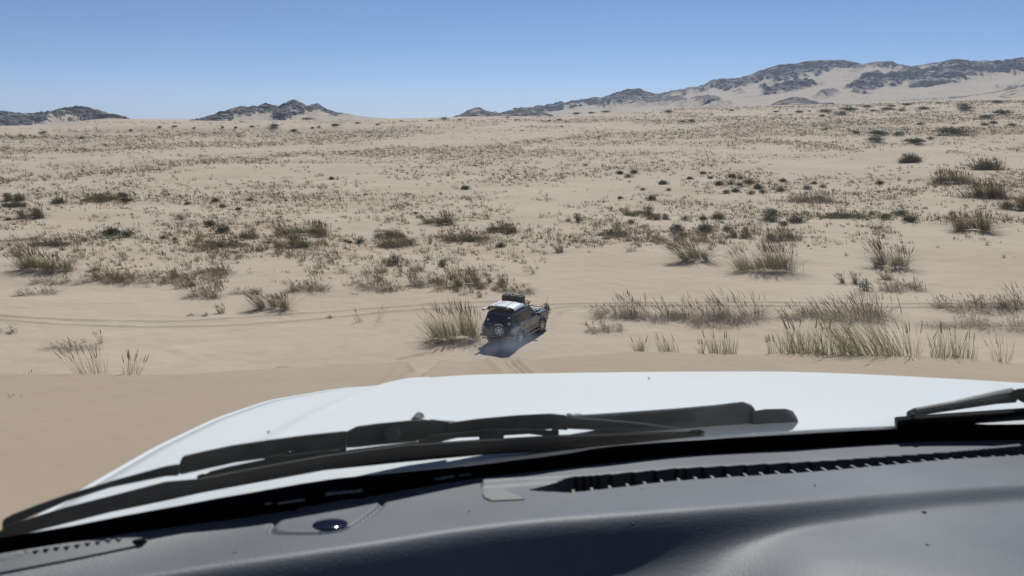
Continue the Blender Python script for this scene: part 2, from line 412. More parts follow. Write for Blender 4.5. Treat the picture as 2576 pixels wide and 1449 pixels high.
def tuft(h, rx, ry, n_up=40, n_mat=30, cu=TAN, cu2=None, cm=GREY, lean=-0.35, width=0.014, spread=0.35, mound=0.0, seeds=0.3, seg=3, matlen=0.8):
    """one clump standing on z=0: upright stalks leaning with the wind and a mat of fallen blades"""
    parts = []
    nc = 1 if ry < .3 and seeds < .06 or ry in (.12, .1, .25) else int(np.clip(rx * 4.5, 1, 18)); ca, cb = disc(nc, rx * .82, ry * .82, .6); ca = (np.linspace(-.82, .82, nc) if nc > 1 else np.zeros(1)) * rx + rng.normal(0, rx * .06, nc); cb = cb * np.sqrt(np.clip(1 - (ca / rx) ** 2 * .8, .1, 1)); hc = rng.uniform(.45, 1.08, nc); hc[rng.integers(nc)] = 1.05; lc = rng.normal(0, .16, nc)
    if n_up:
        x, y = disc(n_up, rx, ry)
        if nc > 1:
            who = rng.integers(0, nc, n_up); x = ca[who] + rng.normal(0, rx * .16, n_up); y = cb[who] + rng.normal(0, ry * .2, n_up)
        else: who = np.zeros(n_up, int); hc[:] = 1
        z = mound * (1 - (x / (rx + .01)) ** 2 * .8 - (y / (ry + .01)) ** 2 * .8)
        z = np.clip(z, -.02, None); L = h * (0.22 + .83 * rng.random(n_up) ** .8) * hc[who]; ex, ey = x / max(rx, .01), y / max(ry, .01)
        dx = lean * rng.uniform(0.2, 1.3, n_up) + spread * ex * 0.8 + lc[who] + rng.normal(0, 0.17, n_up); dy = spread * ey * 0.6 + rng.normal(0, 0.14, n_up)
        bend = np.stack([lean * 0.5 * rng.uniform(0, 1.4, n_up), rng.normal(0, .1, n_up)], -1)
        c = vary(cu, n_up)
        if cu2 is not None:
            s = rng.random(n_up) < 0.45; c[s] = vary(cu2, int(s.sum()))
        bs = np.stack([x, y, z - 0.03], -1)
        parts.append(blades(bs, L, dx, dy, bend, np.full(n_up, width) * rng.uniform(.7, 1.3, n_up), c, seg))
        k = int(n_up * seeds)
        if k:   # seed heads at the top of the taller stalks
            q = np.argsort(-L)[:k]; hyp = np.sqrt(1 + dx[q] ** 2 + dy[q] ** 2)
            tip = bs[q] + L[q][:, None] * (np.stack([dx[q] / hyp, dy[q] / hyp, 1 / hyp], -1) * .72 + np.concatenate([bend[q] * .52, -0.45 * .52 * np.hypot(bend[q][:, :1], bend[q][:, 1:])], 1))
            parts.append(blades(tip, L[q] * 0.34, dx[q] + bend[q][:, 0] * 1.5, dy[q], bend[q] * 0.6, np.full(k, width * 2.3), vary(BROWN * 1.15, k), 2))
    if n_mat:
        x, y = disc(n_mat, rx * 0.95, ry * 0.95, .6)
        if nc > 1:
            wm = rng.integers(0, nc, n_mat); x = ca[wm] + rng.normal(0, rx * .22, n_mat); y = cb[wm] + rng.normal(-ry * .15, ry * .38, n_mat)
        a = np.arctan2(y / max(ry, .01), x / max(rx, .01)) + rng.normal(0, .7, n_mat)
        z = mound * .8 * (1 - (x / (rx + .01)) ** 2 - (y / (ry + .01)) ** 2).clip(0) + rng.uniform(0, 0.06 + .22 * h, n_mat)
        L = h * matlen * rng.uniform(.35, 1, n_mat)
        dx = np.cos(a) * 1.6 - 0.6; dy = np.sin(a) * 1.6 - 0.7
        bend = np.stack([np.cos(a) * .25, np.sin(a) * .25], -1)
        c = vary(cm, n_mat, .35); s = rng.random(n_mat) < .25; c[s] = vary(BROWN, int(s.sum()), .3)
        parts.append(blades(np.stack([x, y, z], -1), L, dx, dy, bend, np.full(n_mat, width * 1.15), c, seg, flat=rng.uniform(0.05, 0.8, n_mat)))
    return join(parts)

def bushy(r, h, n=420, c=DARK, c2=None, leaf=0.06):
    """a low dense shrub: twig sprays and leaves through a domed volume with gaps"""
    th = rng.uniform(0, 2 * np.pi, n); u = rng.random(n) ** .45; ph = np.arccos(rng.uniform(0.02, 1, n))
    lob = 1 + 0.22 * np.sin(th * 3 + rng.uniform(0, 6)) + 0.14 * np.sin(th * 5 + ph * 4 + rng.uniform(0, 6))
    x = r * u * np.sin(ph) * np.cos(th) * lob; y = r * u * np.sin(ph) * np.sin(th) * lob; z = h * u * np.cos(ph) * lob
    col = vary(c, n, .35)
    if c2 is not None:
        s = rng.random(n) < .3; col[s] = vary(c2, int(s.sum()))
    dx = x / r * 1.2 + rng.normal(0, .6, n); dy = y / r * 1.2 + rng.normal(0, .6, n)
    return blades(np.stack([x, y, z], -1), np.full(n, leaf * 2.2) * rng.uniform(.6, 1.4, n), dx, dy, np.zeros((n, 2)), np.full(n, leaf * .55), col, 2)

def place_mesh(name, arr, x, y, label, cat, group=None, z=None, rot=0.0, sc=1.0):
    me = arr if isinstance(arr, bpy.types.Mesh) else mesh_np(name, arr[0], arr[1], GRASS_M, cols=arr[2])
    o = link(name, me); o.location = (x, y, float(groundz(np.array([x]), np.array([y]))[0]) if z is None else z)
    o.rotation_euler = (0, 0, rot); o.scale = (sc,) * 3
    tag(o, label, cat, group); return o

# ------------------------------------------------------------------ where each clump stands (read off the photograph, kept as ground positions)
BIG = [  # px, py(base), width px, height px, kind, label
 (1143, 862, 118, 88, 'G', 'big olive green grass clump at the left rear corner of the dark off-road car'),
 (1120, 872, 90, 22, 'M', 'grey fallen blades spread at the foot of the big green clump beside the car'),
 (1545, 798, 95, 68, 'M', 'grey grass mound with tall seed stalks, first of the long row beside the car'),
 (1650, 803, 110, 60, 'M', 'low grey mat of grass with thin stalks, second mound from the dark car'),
 (1760, 808, 120, 62, 'M', 'wide grey grass mound with windblown stalks in the middle of the long row'),
 (1865, 806, 105, 85, 'M', 'grey grass mound with the tallest stalks, right end of the long mound row'),
 (1525, 836, 80, 30, 'M', 'flat grey patch of fallen grass just below the long mound row beside the car'),
 (1800, 826, 120, 30, 'm', 'sparse grey fallen grass lying in front of the long mound row'),
 (2010, 803, 80, 48, 'M', 'small grey mound with a few stalks between the long row and the big brown tussock'),
 (2150, 802, 150, 78, 'M', 'big brown grey tussock with dense feathery stalks on the wheel tracks'),
 (2045, 888, 150, 70, 'V', 'row of long green grass blades leaning left behind the dune crest'),
 (2205, 892, 150, 118, 'V', 'dense tall green grass clump behind the dune crest below the big brown tussock'),
 (1613, 872, 18, 40, 'v', 'narrow green tuft, the first one along the dune crest from the car'),
 (1690, 878, 50, 46, 'v', 'short straight green and straw tuft on the dune crest next to a narrow one'),
 (1765, 880, 10, 30, 'u', 'thin pair of dry stalks standing alone on the dune crest'),
 (1818, 888, 65, 50, 'v', 'pair of upright green tufts close together on the dune crest'),
 (1941, 900, 12, 45, 'u', 'thin brown stalks alone on the dune crest left of the green row'),
 (2300, 900, 30, 80, 'u', 'few long leaning stalks right of the dense green clump'),
 (2400, 908, 110, 60, 'v', 'broad thin row of upright green brown blades on the dune crest at the right'),
 (2518, 916, 36, 52, 'u', 'two steep dry stalks at the right end of the dune crest'),
 (2440, 782, 150, 40, 'M', 'long low grey mat beside the wheel tracks near the right edge'),
 (2560, 778, 70, 58, 'M', 'dark stalky grass mound cut by the right edge of the picture beside the tracks'),
 (2390, 822, 120, 34, 'm', 'thin scattered grey grass below the tracks at the right'),
 (2530, 832, 110, 36, 'm', 'low dark fallen grass at the right edge below the tracks'),
 (1752, 662, 80, 62, 'T', 'tall tan tussock with blown tips standing on open sand, left of the widest dark tussock'),
 (1930, 690, 150, 72, 'O', 'wide dark olive tussock on the bare sand, the largest of the right middle ground'),
 (2243, 680, 78, 68, 'O', 'golden green round tussock right of the wide dark one'),
 (2455, 588, 80, 48, 'O', 'dark tussock with feathery left side ending the right shrub row'),
 (2135, 716, 55, 30, 't', 'small wispy grey brown tuft left of a round dark shrub'),
 (2232, 706, 40, 26, 't', 'small brown tuft directly below the golden green tussock'),
 (2268, 734, 90, 34, 'M', 'grey fallen grass clump sloping down right of the round dark shrub'),
 (690, 786, 95, 52, 'T', 'dark tan tussock beside the curved wheel track in the left middle'),
 (772, 738, 78, 44, 'M', 'grey tussock with upright right end above the curved wheel track'),
 (515, 752, 70, 42, 'M', 'grey tuft with tall tips above open sand on the left'),
 (420, 716, 100, 36, 'm', 'loose brown grass around the left middle plain above the sand'),
 (280, 716, 130, 40, 'M', 'wide grey mat of fallen grass on the left above the open sand'),
 (530, 696, 90, 32, 'M', 'grey mat with short tips among brown tufts left of centre'),
 (95, 745, 70, 30, 'm', 'flat sparse grey tuft near the left edge at the sand margin'),
 (130, 715, 60, 28, 'm', 'thin grey tuft near the left edge just above another flat one'),
 (108, 686, 110, 48, 'G', 'big olive green clump near the left edge of the plain'),
 (185, 882, 100, 30, 'm', 'dead dark grass strip lying on the sand at the lower left'),
 (235, 866, 46, 34, 'u', 'thin upright dead stalks at the end of the dead grass strip'),
 (230, 945, 80, 72, 'u', 'pale straw tuft standing behind the dune crest at the left'),
 (328, 945, 34, 58, 'u', 'narrow straw tuft right of the larger pale straw tuft'),
 (706, 926, 30, 24, 'g', 'tiny grey green tuft alone on the dune crest left of centre'),
 (72, 942, 40, 40, 's', 'few bare twigs on the dune crest at the lower left'),
 (40, 1000, 20, 20, 's', 'few thin twigs poking from the near dune at the far left'),
 (15, 838, 40, 20, 'm', 'dead flat grass cut by the left edge beside the wheel tracks'),
 (930, 812, 60, 48, 'u', 'sparse brown stalks beside the wheel tracks left of the car'),
 (556, 790, 26, 26, 't', 'small brown upright tuft above the curved wheel track'),
 (500, 796, 40, 14, 'm', 'tiny flat tuft left of a small upright one above the track'),
 (832, 800, 14, 9, 't', 'tiny dry ball of grass lying on the wheel track'),
 (620, 740, 60, 24, 'm', 'faint thin grass patch between two grey tussocks'),
 (955, 733, 105, 34, 'M', 'low grey mat of grass with short tips left of the car roof'),
 (1075, 722, 80, 44, 'M', 'brown stalky tuft left of and above the car'),
 (1180, 722, 70, 48, 'T', 'tall brown tuft above the roof of the car'),
 (1250, 716, 60, 30, 't', 'brown tuft just above the black fuel cans'),
 (1302, 738, 70, 32, 'M', 'grey brown tuft right behind the fuel cans on the car roof'),
 (1208, 748, 16, 26, 't', 'small curled tuft left of the white tube on the car roof'),
 (1375, 784, 18, 20, 'D', 'small dark twiggy shrub right in front of the car nose'),
 (993, 668, 46, 26, 'D', 'round dark shrub on open sand above the stalky tufts'),
 (1113, 672, 26, 16, 'D', 'small dark shrub right of the round dark one'),
 (2175, 732, 34, 24, 'D', 'round dark shrub on the bare sand between two tufts at the right'),
 (1105, 570, 80, 34, 'O', 'olive tussock with dark left side in the centre of the plain'),
 (1262, 588, 76, 26, 'G', 'bright green low clump in the centre of the plain'),
 (1165, 614, 120, 30, 'D2', 'wide dark mat shrub below the bright green clump'),
 (985, 603, 80, 24, 'D2', 'dark low shrub directly above an olive tussock left of centre'),
 (1000, 622, 90, 26, 'O', 'olive tussock touching the dark low shrub left of centre'),
 (765, 598, 120, 34, 'G', 'wide olive green clump in the left middle of the plain'),
 (735, 628, 80, 26, 'G', 'smaller olive green clump under the wide one'),
 (622, 604, 60, 18, 'D2', 'dark low shrub left of the wide olive clump'),
 (560, 588, 36, 18, 'D', 'compact dark shrub left of the wide olive clump'),
 (560, 628, 100, 20, 'D2', 'flat dark shrub below the compact one in the left middle'),
 (128, 624, 80, 18, 'D2', 'flat dark shrub near the left edge above the olive green clump'),
 (60, 612, 100, 12, 'm', 'thin flat grey grass left of the flat dark shrub'),
 (1443, 560, 44, 22, 't', 'grey brown tussock right of centre on pale sand'),
 (1603, 546, 62, 24, 'G', 'gold green tussock right of centre, left one of two'),
 (1655, 556, 60, 18, 'T', 'gold tan tussock, right one of two right of centre'),
 (1540, 598, 84, 24, 'D2', 'dark grey green clump sloping left, right of centre'),
 (1408, 636, 30, 34, 't', 'tall narrow brown tuft standing on pale sand right of centre'),
 (1965, 608, 76, 30, 'O', 'gold green tussock above the wide dark olive tussock'),
 (1866, 600, 60, 22, 'T', 'low gold tussock left of the gold green tussock'),
 (2290, 412, 46, 24, 'D2', 'dark round bush with pale tips alone on the bare sand at the right'),
 (2483, 432, 70, 30, 'D2', 'large dark bush near the right edge on the bare sand'),
 (2390, 466, 90, 34, 'O', 'wide dark olive tussock near the right edge of the plain'),
 (2490, 502, 60, 42, 'O', 'round dark tussock right of the wide olive one near the right edge'),
 (2470, 505, 110, 22, 'M', 'grey mat of grass at the foot of the round dark tussock'),
 (2560, 530, 60, 34, 'O', 'dark tussock cut by the right edge of the plain'),
 (2040, 512, 100, 30, 'M', 'brown grey mat of grass right of the cluster of small dark shrubs'),
 (2118, 556, 110, 14, 'D2', 'long dark streak of low shrubs on the right middle plain'),
 (36, 524, 56, 12, 'D2', 'low flat brown mound of grass near the left edge of the plain'),
 (38, 508, 50, 16, 'T', 'pale brown mound of grass above the low flat one near the left edge'),
 (80, 552, 70, 20, 'T', 'olive brown tussock near the left edge in the mid plain'),
 (255, 508, 80, 16, 'G', 'olive green low clump in the left mid plain'),
 (1650, 262, 10, 6, 'D', None),
]
SHRUBS = [(1668,465,20),(1682,480,14),(1735,452,14),(1768,438,14),(1787,450,12),(1808,467,20),(1838,465,16),(1841,448,18),(1862,451,14),(1861,468,14),(1885,463,26),(1827,487,18),(1850,484,18),(1889,489,20),(1907,476,20),(1918,486,16),(1964,482,20),(1969,458,16),(2030,477,22),(2048,463,12),(2070,472,16),(2212,464,16),(1559,438,16),(1580,447,20),(1595,436,16),(1617,479,14),(1638,503,22),(1170,477,20),(1587,561,16),(1259,622,18),(1722,553,18),(1768,554,18),(1806,552,34),(1702,582,32),(1774,583,34),(1828,580,24),(1717,595,14),(1938,557,42),(1971,567,18),(2002,561,38),(2226,551,22),(2288,558,26),(2266,542,30),(526,570,28),(281,592,32),(320,596,34),(318,508,20),(308,497,30),(147,512,30),(543,507,16),(629,505,16),(560,522,14),(472,515,16),(20,554,12),(834,452,14),(440,604,12),(410,600,12),(870,609,14),(880,612,12),(1940,540,40),(1560,500,12),(600,529,14),(905,612,22),(1046,538,10),(1020,512,8)]
FARCL = [(402,322,10),(439,321,14),(489,324,9),(593,323,10),(634,321,14),(690,323,34),(740,331,22),(774,299,34),(786,323,10),(803,321,12),(844,319,26),(1082,305,14),(1117,302,26),(1157,303,14),(1277,297,13),(1299,303,14),(1387,293,15),(1382,305,10),(1407,303,15),(1413,320,12),(1450,286,22),(1488,285,18),(1523,284,30),(1625,288,12),(1681,285,24),(1716,308,18),(1738,308,28),(1951,283,16),(2011,285,22),(2035,282,14),(2077,285,40),(2134,280,40),(2068,295,20),(2115,292,40),(2197,282,20),(2232,279,30),(2267,281,24),(2324,278,30),(2242,270,20),(2280,267,26),(2422,270,34),(2428,279,34),(2314,316,20),(2398,313,10),(2477,317,22),(2498,312,18),(2545,318,24),(2077,328,12),(2153,337,20),(2208,344,46),(2261,344,36),(2397,343,78),(2299,365,48),(2201,361,50),(2340,352,16),(2520,290,40),(2480,300,30),(2360,262,16),(2510,262,30),(2180,272,24),(1840,280,16),(1790,290,12),(900,312,18),(950,315,12),(1010,306,14),(110,336,20),(205,350,14),(560,322,8),(330,330,10)]

SHORT = {(1143, 862): 'green clump behind the car', (1545, 798): 'long grey mound row', (1525, 836): 'flat grey patch by the car', (2010, 803): 'small grey mound', (2150, 802): 'big brown grey tussock',
 (2440, 782): 'low grey mat at the right tracks', (2390, 822): 'thin grey grass below the tracks', (1752, 662): 'tall tan tussock', (1930, 690): 'wide dark olive tussock', (2243, 680): 'golden green round tussock', (2455, 588): 'dark feathery tussock',
 (2268, 734): 'grey fallen clump', (690, 786): 'dark tan tussock by the tracks', (772, 738): 'grey tussock above the tracks', (515, 752): 'grey tuft with tall tips', (280, 716): 'wide grey mat', (530, 696): 'grey mat left of centre', (130, 715): 'thin grey tuft at the left',
 (108, 686): 'olive green clump at the left edge', (955, 733): 'low grey mat by the car roof', (1180, 722): 'tall brown tuft above the car', (993, 668): 'round dark shrub', (2175, 732): 'round dark shrub at the right',
 (1105, 570): 'central olive tussock', (1262, 588): 'bright green clump', (1165, 614): 'wide dark mat shrub', (985, 603): 'dark low shrub left of centre', (765, 598): 'wide olive green clump', (622, 604): 'dark shrub by the olive clump', (560, 588): 'compact dark shrub',
 (560, 628): 'flat dark shrub', (128, 624): 'flat dark shrub at the left edge', (1443, 560): 'grey brown tussock on pale sand', (1603, 546): 'gold green tussock', (1540, 598): 'dark grey green sloping clump', (1408, 636): 'tall narrow brown tuft',
 (1965, 608): 'gold green tussock at the right', (2290, 412): 'lone dark bush', (2483, 432): 'large dark bush at the right edge', (2390, 466): 'wide olive tussock at the right', (2040, 512): 'brown grey mat', (2118, 556): 'long dark shrub streak', (36, 524): 'low flat mound at the left edge', (80, 552): 'olive brown tussock at the left', (255, 508): 'low olive clump in the left plain'}
def spot(px, py):
    x, y = hit1(px, py); d = math.hypot(math.hypot(x, y), CAMZ - float(groundz(np.array([x]), np.array([y]))[0]))
    return x, y, d
# sand piles up round the larger clumps
CL = []
for (px, py, wp, hp, k, lab) in BIG:
    if lab is None: continue
    if py > 890 or px in (2300,): # behind the dune crest: stand them on the slip face just past the edge
        a = math.atan2((px - 1288) / F, math.cos(PITCH) - (py - 724.5) / F * math.sin(PITCH)); yy = float(crest_y(13.5 * math.tan(a))) + (0.16 if px != 40 else -3.0)
        if px == 40: x, y, d = spot(px, py)
        else:
            x = yy * math.tan(a) * 1.0; y = yy; d = math.hypot(x, y, 4.3)
    elif k in 'vV' or (k == 'u' and py > 870):
        a = math.atan2((px - 1288) / F, math.cos(PITCH) - (py - 724.5) / F * math.sin(PITCH)); y = float(crest_y(13.5 * math.tan(a))) + rng.uniform(.1, .35); x = y * math.tan(a); d = math.hypot(x, y, 4.3)
    else: x, y, d = spot(px, py - min(6, wp * .06))
    CL.append([x, y, d, wp * d / F / 2, hp * d / F, k, lab, px, py])
def mound(x, y, rx, ry, h):
    global GZ
    rr = math.hypot(x, y); a = math.atan2(x, y); ex = max(rx, ry) * 2.6
    ia, ib = np.searchsorted(rad, rr - ex), np.searchsorted(rad, rr + ex); ja, jb = np.searchsorted(az, a - ex / rr), np.searchsorted(az, a + ex / rr)
    X = GX[ia:ib, ja:jb]; Y = GY[ia:ib, ja:jb]
    q = ((X - x) / rx) ** 2 + ((Y - y) / ry) ** 2
    GZ[ia:ib, ja:jb] += h * np.exp(-q * 0.7); LIT[ia:ib, ja:jb] += 0.8 * np.exp(-q * 1.1)
for c in CL:
    x, y, d, rx, h, k, lab, px, py = c
    if d > 24 and k not in 'usv' : mound(x, y, max(rx * 1.05, .3), max(rx * .62, .3), min(0.02 + 0.03 * rx, .08))
SH = []
for (px, py, wp) in SHRUBS:
    x, y, d = spot(px, py); rx = 1.3 * wp * d / F / 2; SH.append((x, y, d, rx, px, py)); mound(x, y, rx * 1.3, rx * 1.2, .07 * min(rx, 1))
FC = []
for (px, py, wp) in FARCL:
    x, y, d = spot(px, py); rx = wp * d / F / 2; FC.append((x, y, d, rx, px, py)); mound(x, y, rx * 1.2, rx, .25 * min(rx, 4))
LUT = make_lut()

# ------------------------------------------------------------------ small tufts: density over the plain
def density(px, py):
    """how thickly the small tufts stand at the ground seen at a pixel (measured from the photo)"""
    lv = np.log(np.maximum(py - 262, 6)) * 9
    nz = 0.5 + 0.5 * fbm(px / 170, lv * 0.9, 4, 77) * 1.8
    nz2 = 0.5 + 0.5 * fbm(px / 60, lv * 2.6, 3, 91) * 1.6
    nz3 = 0.5 + 0.9 * fbm(px / 420, lv * 0.5, 2, 131)
    d = np.clip((nz * 0.45 + nz2 * 0.35 + nz3 * 0.20 - 0.435) * 4.4, 0.02, 1.5)
    def ell(x0, y0, rx, ry, k):
        nonlocal d
        q = ((px - x0) / rx) ** 2 + ((py - y0) / ry) ** 2
        d = d * (1 - k * np.exp(-q ** 1.5))
    for e in [(1080, 360, 190, 9, .95), (640, 438, 230, 26, .93), (880, 418, 200, 12, .8), (1700, 374, 220, 10, .8), (2080, 412, 260, 28, .95), (1900, 500, 120, 14, .6), (2330, 425, 110, 26, .75), (2250, 640, 420, 40, .6), (1600, 690, 330, 42, .98), (2380, 700, 330, 40, .85), (1300, 655, 120, 20, .3), (1300, 330, 120, 5, .6), (250, 320, 600, 13, .96), (300, 410, 300, 10, .5), (1650, 440, 90, 8, .3), (80, 470, 100, 20, .5), (1950, 660, 300, 28, .6), (2100, 575, 200, 12, .3)]:
        ell(*e)
    def add(x0, y0, rx, ry, k):
        nonlocal d
        q = ((px - x0) / rx) ** 2 + ((py - y0) / ry) ** 2; d = d + k * np.exp(-q ** 1.5)
    def streak(pts, wy, k):
        nonlocal d
        yl = np.interp(px, [p[0] for p in pts], [p[1] for p in pts]) + 2.5 * fbm(px / 60, px * 0, 2, int(pts[0][1])); on = sstep(pts[0][0] - 50, pts[0][0] + 30, px) * (1 - sstep(pts[-1][0] - 30, pts[-1][0] + 60, px))
        d = d + k * on * np.exp(-((py - yl) / wy) ** 2) * (0.6 + .8 * (vnoise(px / 40, py / 6, 8) > .3))
    streak([(340, 419), (500, 408), (625, 403), (725, 390), (850, 386), (1075, 377), (1288, 371)], 6, 1.8)
    streak([(-300, 385), (0, 381), (250, 376), (450, 366), (700, 361), (850, 346), (1000, 340)], 7, 1.7)
    streak([(-300, 345), (0, 343), (200, 346), (500, 338), (760, 336), (1050, 330)], 4, 1.4)
    streak([(-100, 458), (75, 451), (250, 438), (400, 426)], 6, 1.2)
    streak([(1200, 372), (1288, 363), (1488, 345), (1688, 333), (1888, 318), (2138, 305), (2576, 293), (2840, 288)], 5, 2.6)
    streak([(1600, 350), (1800, 340), (2000, 330), (2300, 325), (2700, 322)], 5, 1.2)
    streak([(1380, 306), (1600, 303), (1900, 300), (2100, 297)], 4, 1.0)
    streak([(1860, 350), (2038, 363), (2140, 379)], 6, 1.8)
    streak([(1893, 541), (2000, 540), (2173, 546), (2400, 552), (2700, 556)], 8, 1.6)
    streak([(1640, 278), (1761, 272), (2063, 266), (2400, 256), (2700, 254)], 3, 2.2)
    streak([(0, 520), (300, 505), (600, 500), (800, 505)], 14, .8)
    streak([(0, 620), (300, 600), (700, 610), (1100, 605), (1500, 600), (1800, 590)], 16, .6)
    for e in [(1250, 388, 480, 9, 1.0), (2050, 322, 330, 8, .9), (1650, 362, 240, 6, .8), (250, 358, 300, 9, .8), (700, 407, 380, 6, .9), (1260, 420, 200, 30, .5), (1700, 410, 160, 26, .6), (330, 480, 260, 28, .6), (1000, 520, 260, 30, .4), (2080, 545, 330, 9, .8), (1800, 610, 200, 24, .6), (1250, 460, 160, 10, .5), (2350, 330, 220, 10, .6), (600, 345, 260, 6, .8), (350, 640, 300, 40, .35), (2000, 340, 500, 4, .6), (1150, 650, 260, 60, .5), (1500, 600, 220, 18, .5), (1850, 455, 160, 26, .35), (2400, 480, 160, 20, .4)]:
        add(*e)
    # lower limit of the grassland: open sand below
    lim = np.interp(px, [0, 120, 330, 600, 900, 1330, 1400, 1700, 2100, 2600], [690, 700, 725, 745, 745, 745, 640, 625, 640, 660])
    d = d * (1 - sstep(lim - 25, lim + 8, py))
    d = d * sstep(np.interp(px, HOR_X, HOR_Y) - 2, np.interp(px, HOR_X, HOR_Y) + 3, py)
    return d
HOR_X = [p[0] for p in HOR]; HOR_Y = [p[1] for p in HOR]
N = 150000
qx = rng.uniform(-260, 2840, N); u = rng.random(N)
qy = 252 + (748 - 252) * u ** 1.28
keep = rng.random(N) < density(qx, qy) * np.interp(qy, [250, 330, 420, 560, 640, 748], [.85, .58, .36, .22, .17, .12])
qx, qy = qx[keep], qy[keep]
X, Y = hit(qx, qy); Rr = np.hypot(X, Y)
ok = (Rr < 835) & (Rr > 44); X, Y, qx, qy, Rr = X[ok], Y[ok], qx[ok], qy[ok], Rr[ok]
Z = groundz(X, Y)
print('small tufts', len(X))
siz = np.minimum(np.exp(rng.normal(-.12, .42, len(X))), 1.9) * np.interp(Rr, [45, 80, 150, 400, 800], [.42, .46, .58, .85, 1.1])
green = fbm(X / 30, Y / 30, 3, 55) > 0.10
# a few hundred of them, the largest in the picture, are objects of their own
score = siz / Rr * np.where((qx > 0) & (qx < 2576), 1, 0)
order = np.argsort(-score); own = order[:205]; rest = order[205:]
protos = []
for i in range(14):
    hh = 1.0
    if i % 3 == 0: a_t = tuft(hh, .34, .22, 24, 22, TAN, BROWN, GREY, lean=-.35, width=.028, mound=.05)
    elif i % 3 == 1: a_t = tuft(hh, .55, .25, 26, 40, BROWN, TAN, GREY, lean=-.4, width=.028, mound=.08)
    else: a_t = tuft(hh, .28, .2, 20, 10, STRAW * .8, OLIVE, BROWN, lean=-.3, width=.026)
    protos.append(mesh_np('grass_tuft', a_t[0], a_t[1], GRASS_M, cols=a_t[2]))
ORD = ['nearest', 'second', 'third', 'fourth', 'fifth', 'sixth', 'seventh', 'eighth', 'ninth', 'tenth'] + ['%dth' % k for k in range(11, 60)]
LM = [(c[7], c[8], SHORT.get((c[7], c[8] ) )) for c in CL]; LM = [(p, q, t) for (p, q, t) in [(b_[0], b_[1], SHORT.get(b_[0:2])) for b_ in BIG] if t]
lab_ = {}
for i in own:
    k = int(np.argmin([math.hypot(qx[i] - p, (qy[i] - q) * 1.6) for p, q, t in LM])); p, q, t = LM[k]; dx_, dy_ = qx[i] - p, (qy[i] - q) * 1.6
    dr = ('right of' if dx_ > 0 else 'left of') if abs(dx_) > abs(dy_) else ('in front of' if dy_ > 0 else 'behind')
    lab_.setdefault((dr, t), []).append((math.hypot(dx_, dy_), i))
for (dr, t), lst in lab_.items():
    for k, (dd, i) in enumerate(sorted(lst)):
        tone = ['tan grey', 'brown matted', 'straw olive'][int(i) % 3]
        pi_ = (int(i) // 3 % 4) * 3 + int(i) % 3
        place_mesh('grass_tuft', protos[pi_], float(X[i]), float(Y[i]), ORD[k] + ' small ' + tone + ' tuft ' + dr + ' the ' + t, 'grass tuft', 'small dry grass tufts of the plain', rot=rng.uniform(-.5, .5), sc=float(siz[i] * 1.0))
# the rest as ground cover
parts = []
for lo, hi, nb, seg in ((44, 95, 13, 3), (95, 190, 9, 2), (190, 840, 6, 1)):
    s = rest[(Rr[rest] >= lo) & (Rr[rest] < hi)]
    if not len(s): continue
    k = len(s) * nb; id_ = np.repeat(s, nb); h = siz[id_]
    flatb = rng.random(k) < np.where(rng.random(len(X)) < .4, .75, .2)[id_] * (1 if lo < 190 else .8)
    wide = np.where(rng.random(len(X)) < .35, 2.6, 1.0)[id_]
    x = X[id_] + rng.normal(0, .26, k) * h * wide; y = Y[id_] + rng.normal(0, .16, k) * h
    z = groundz(x, y) - .02
    L = h * rng.uniform(.4, 1.0, k) * np.where(flatb, .8, 1)
    dx = np.where(flatb, rng.normal(-.6, 1.6, k), -.35 * rng.uniform(.2, 1.4, k) + rng.normal(0, .2, k)); dy = np.where(flatb, rng.normal(-.3, 1.2, k), rng.normal(0, .2, k))
    bend = np.stack([-.2 * rng.random(k), rng.normal(0, .08, k)], -1)
    base_c = np.where(green[id_][:, None], OLIVE * .95, TAN * .92); tone = (1 + rng.uniform(-.25, .2, len(X)))[id_][:, None]
    dk = (rng.random(len(X)) < .16)[id_][:, None]
    c = np.where(dk, DARK * 1.2, base_c * 1.0) * tone * (1 + rng.uniform(-.15, .15, (k, 1))); c = np.where(flatb[:, None], GREY * tone, c)
    wd = np.maximum(.016, Rr[id_] * 0.00042) * rng.uniform(.7, 1.4, k)
    parts.append(blades(np.stack([x, y, z], -1), L, dx, dy, bend, wd, c, seg, flat=np.where(flatb, rng.uniform(.15, .7, k), 1.0)))
NP = 5200
ax = rng.uniform(-260, 2840, NP); ay = 262 + (735 - 262) * rng.random(NP) ** 1.15
kp = rng.random(NP) < np.clip(density(ax, ay) - .15, 0, 1) * np.interp(ay, [260, 400, 560, 735], [.30, .24, .17, .10]); ax, ay = ax[kp], ay[kp]
PX_, PY_ = hit(ax, ay); PR = np.hypot(PX_, PY_); okp = (PR > 46) & (PR < 800); PX_, PY_, PR = PX_[okp], PY_[okp], PR[okp]
print('patches', len(PX_))
cnt = np.clip(rng.normal(38, 16, len(PX_)), 12, 90).astype(int); id_ = np.repeat(np.arange(len(PX_)), cnt); k = len(id_)
prx = (np.interp(PR, [45, 150, 500], [.55, .9, 2.2]) * np.exp(rng.normal(0, .45, len(PX_))))[id_]
x = PX_[id_] + rng.normal(0, .5, k) * prx; y = PY_[id_] + rng.normal(0, .28, k) * prx; z = groundz(x, y) - .02
kind = rng.integers(0, 4, len(PX_)); pal = np.stack([GREY * 1.15, OLIVE * .95, TAN * .85, BROWN])[kind][id_]
fl = rng.random(k) < np.array([.85, .35, .4, .7])[kind][id_]
L = np.interp(PR, [45, 150, 500], [.34, .42, .7])[id_] * rng.uniform(.4, 1.15, k)
dx = np.where(fl, rng.normal(-.7, 1.5, k), -.35 + rng.normal(0, .25, k)); dy = np.where(fl, rng.normal(-.3, 1.1, k), rng.normal(0, .25, k))
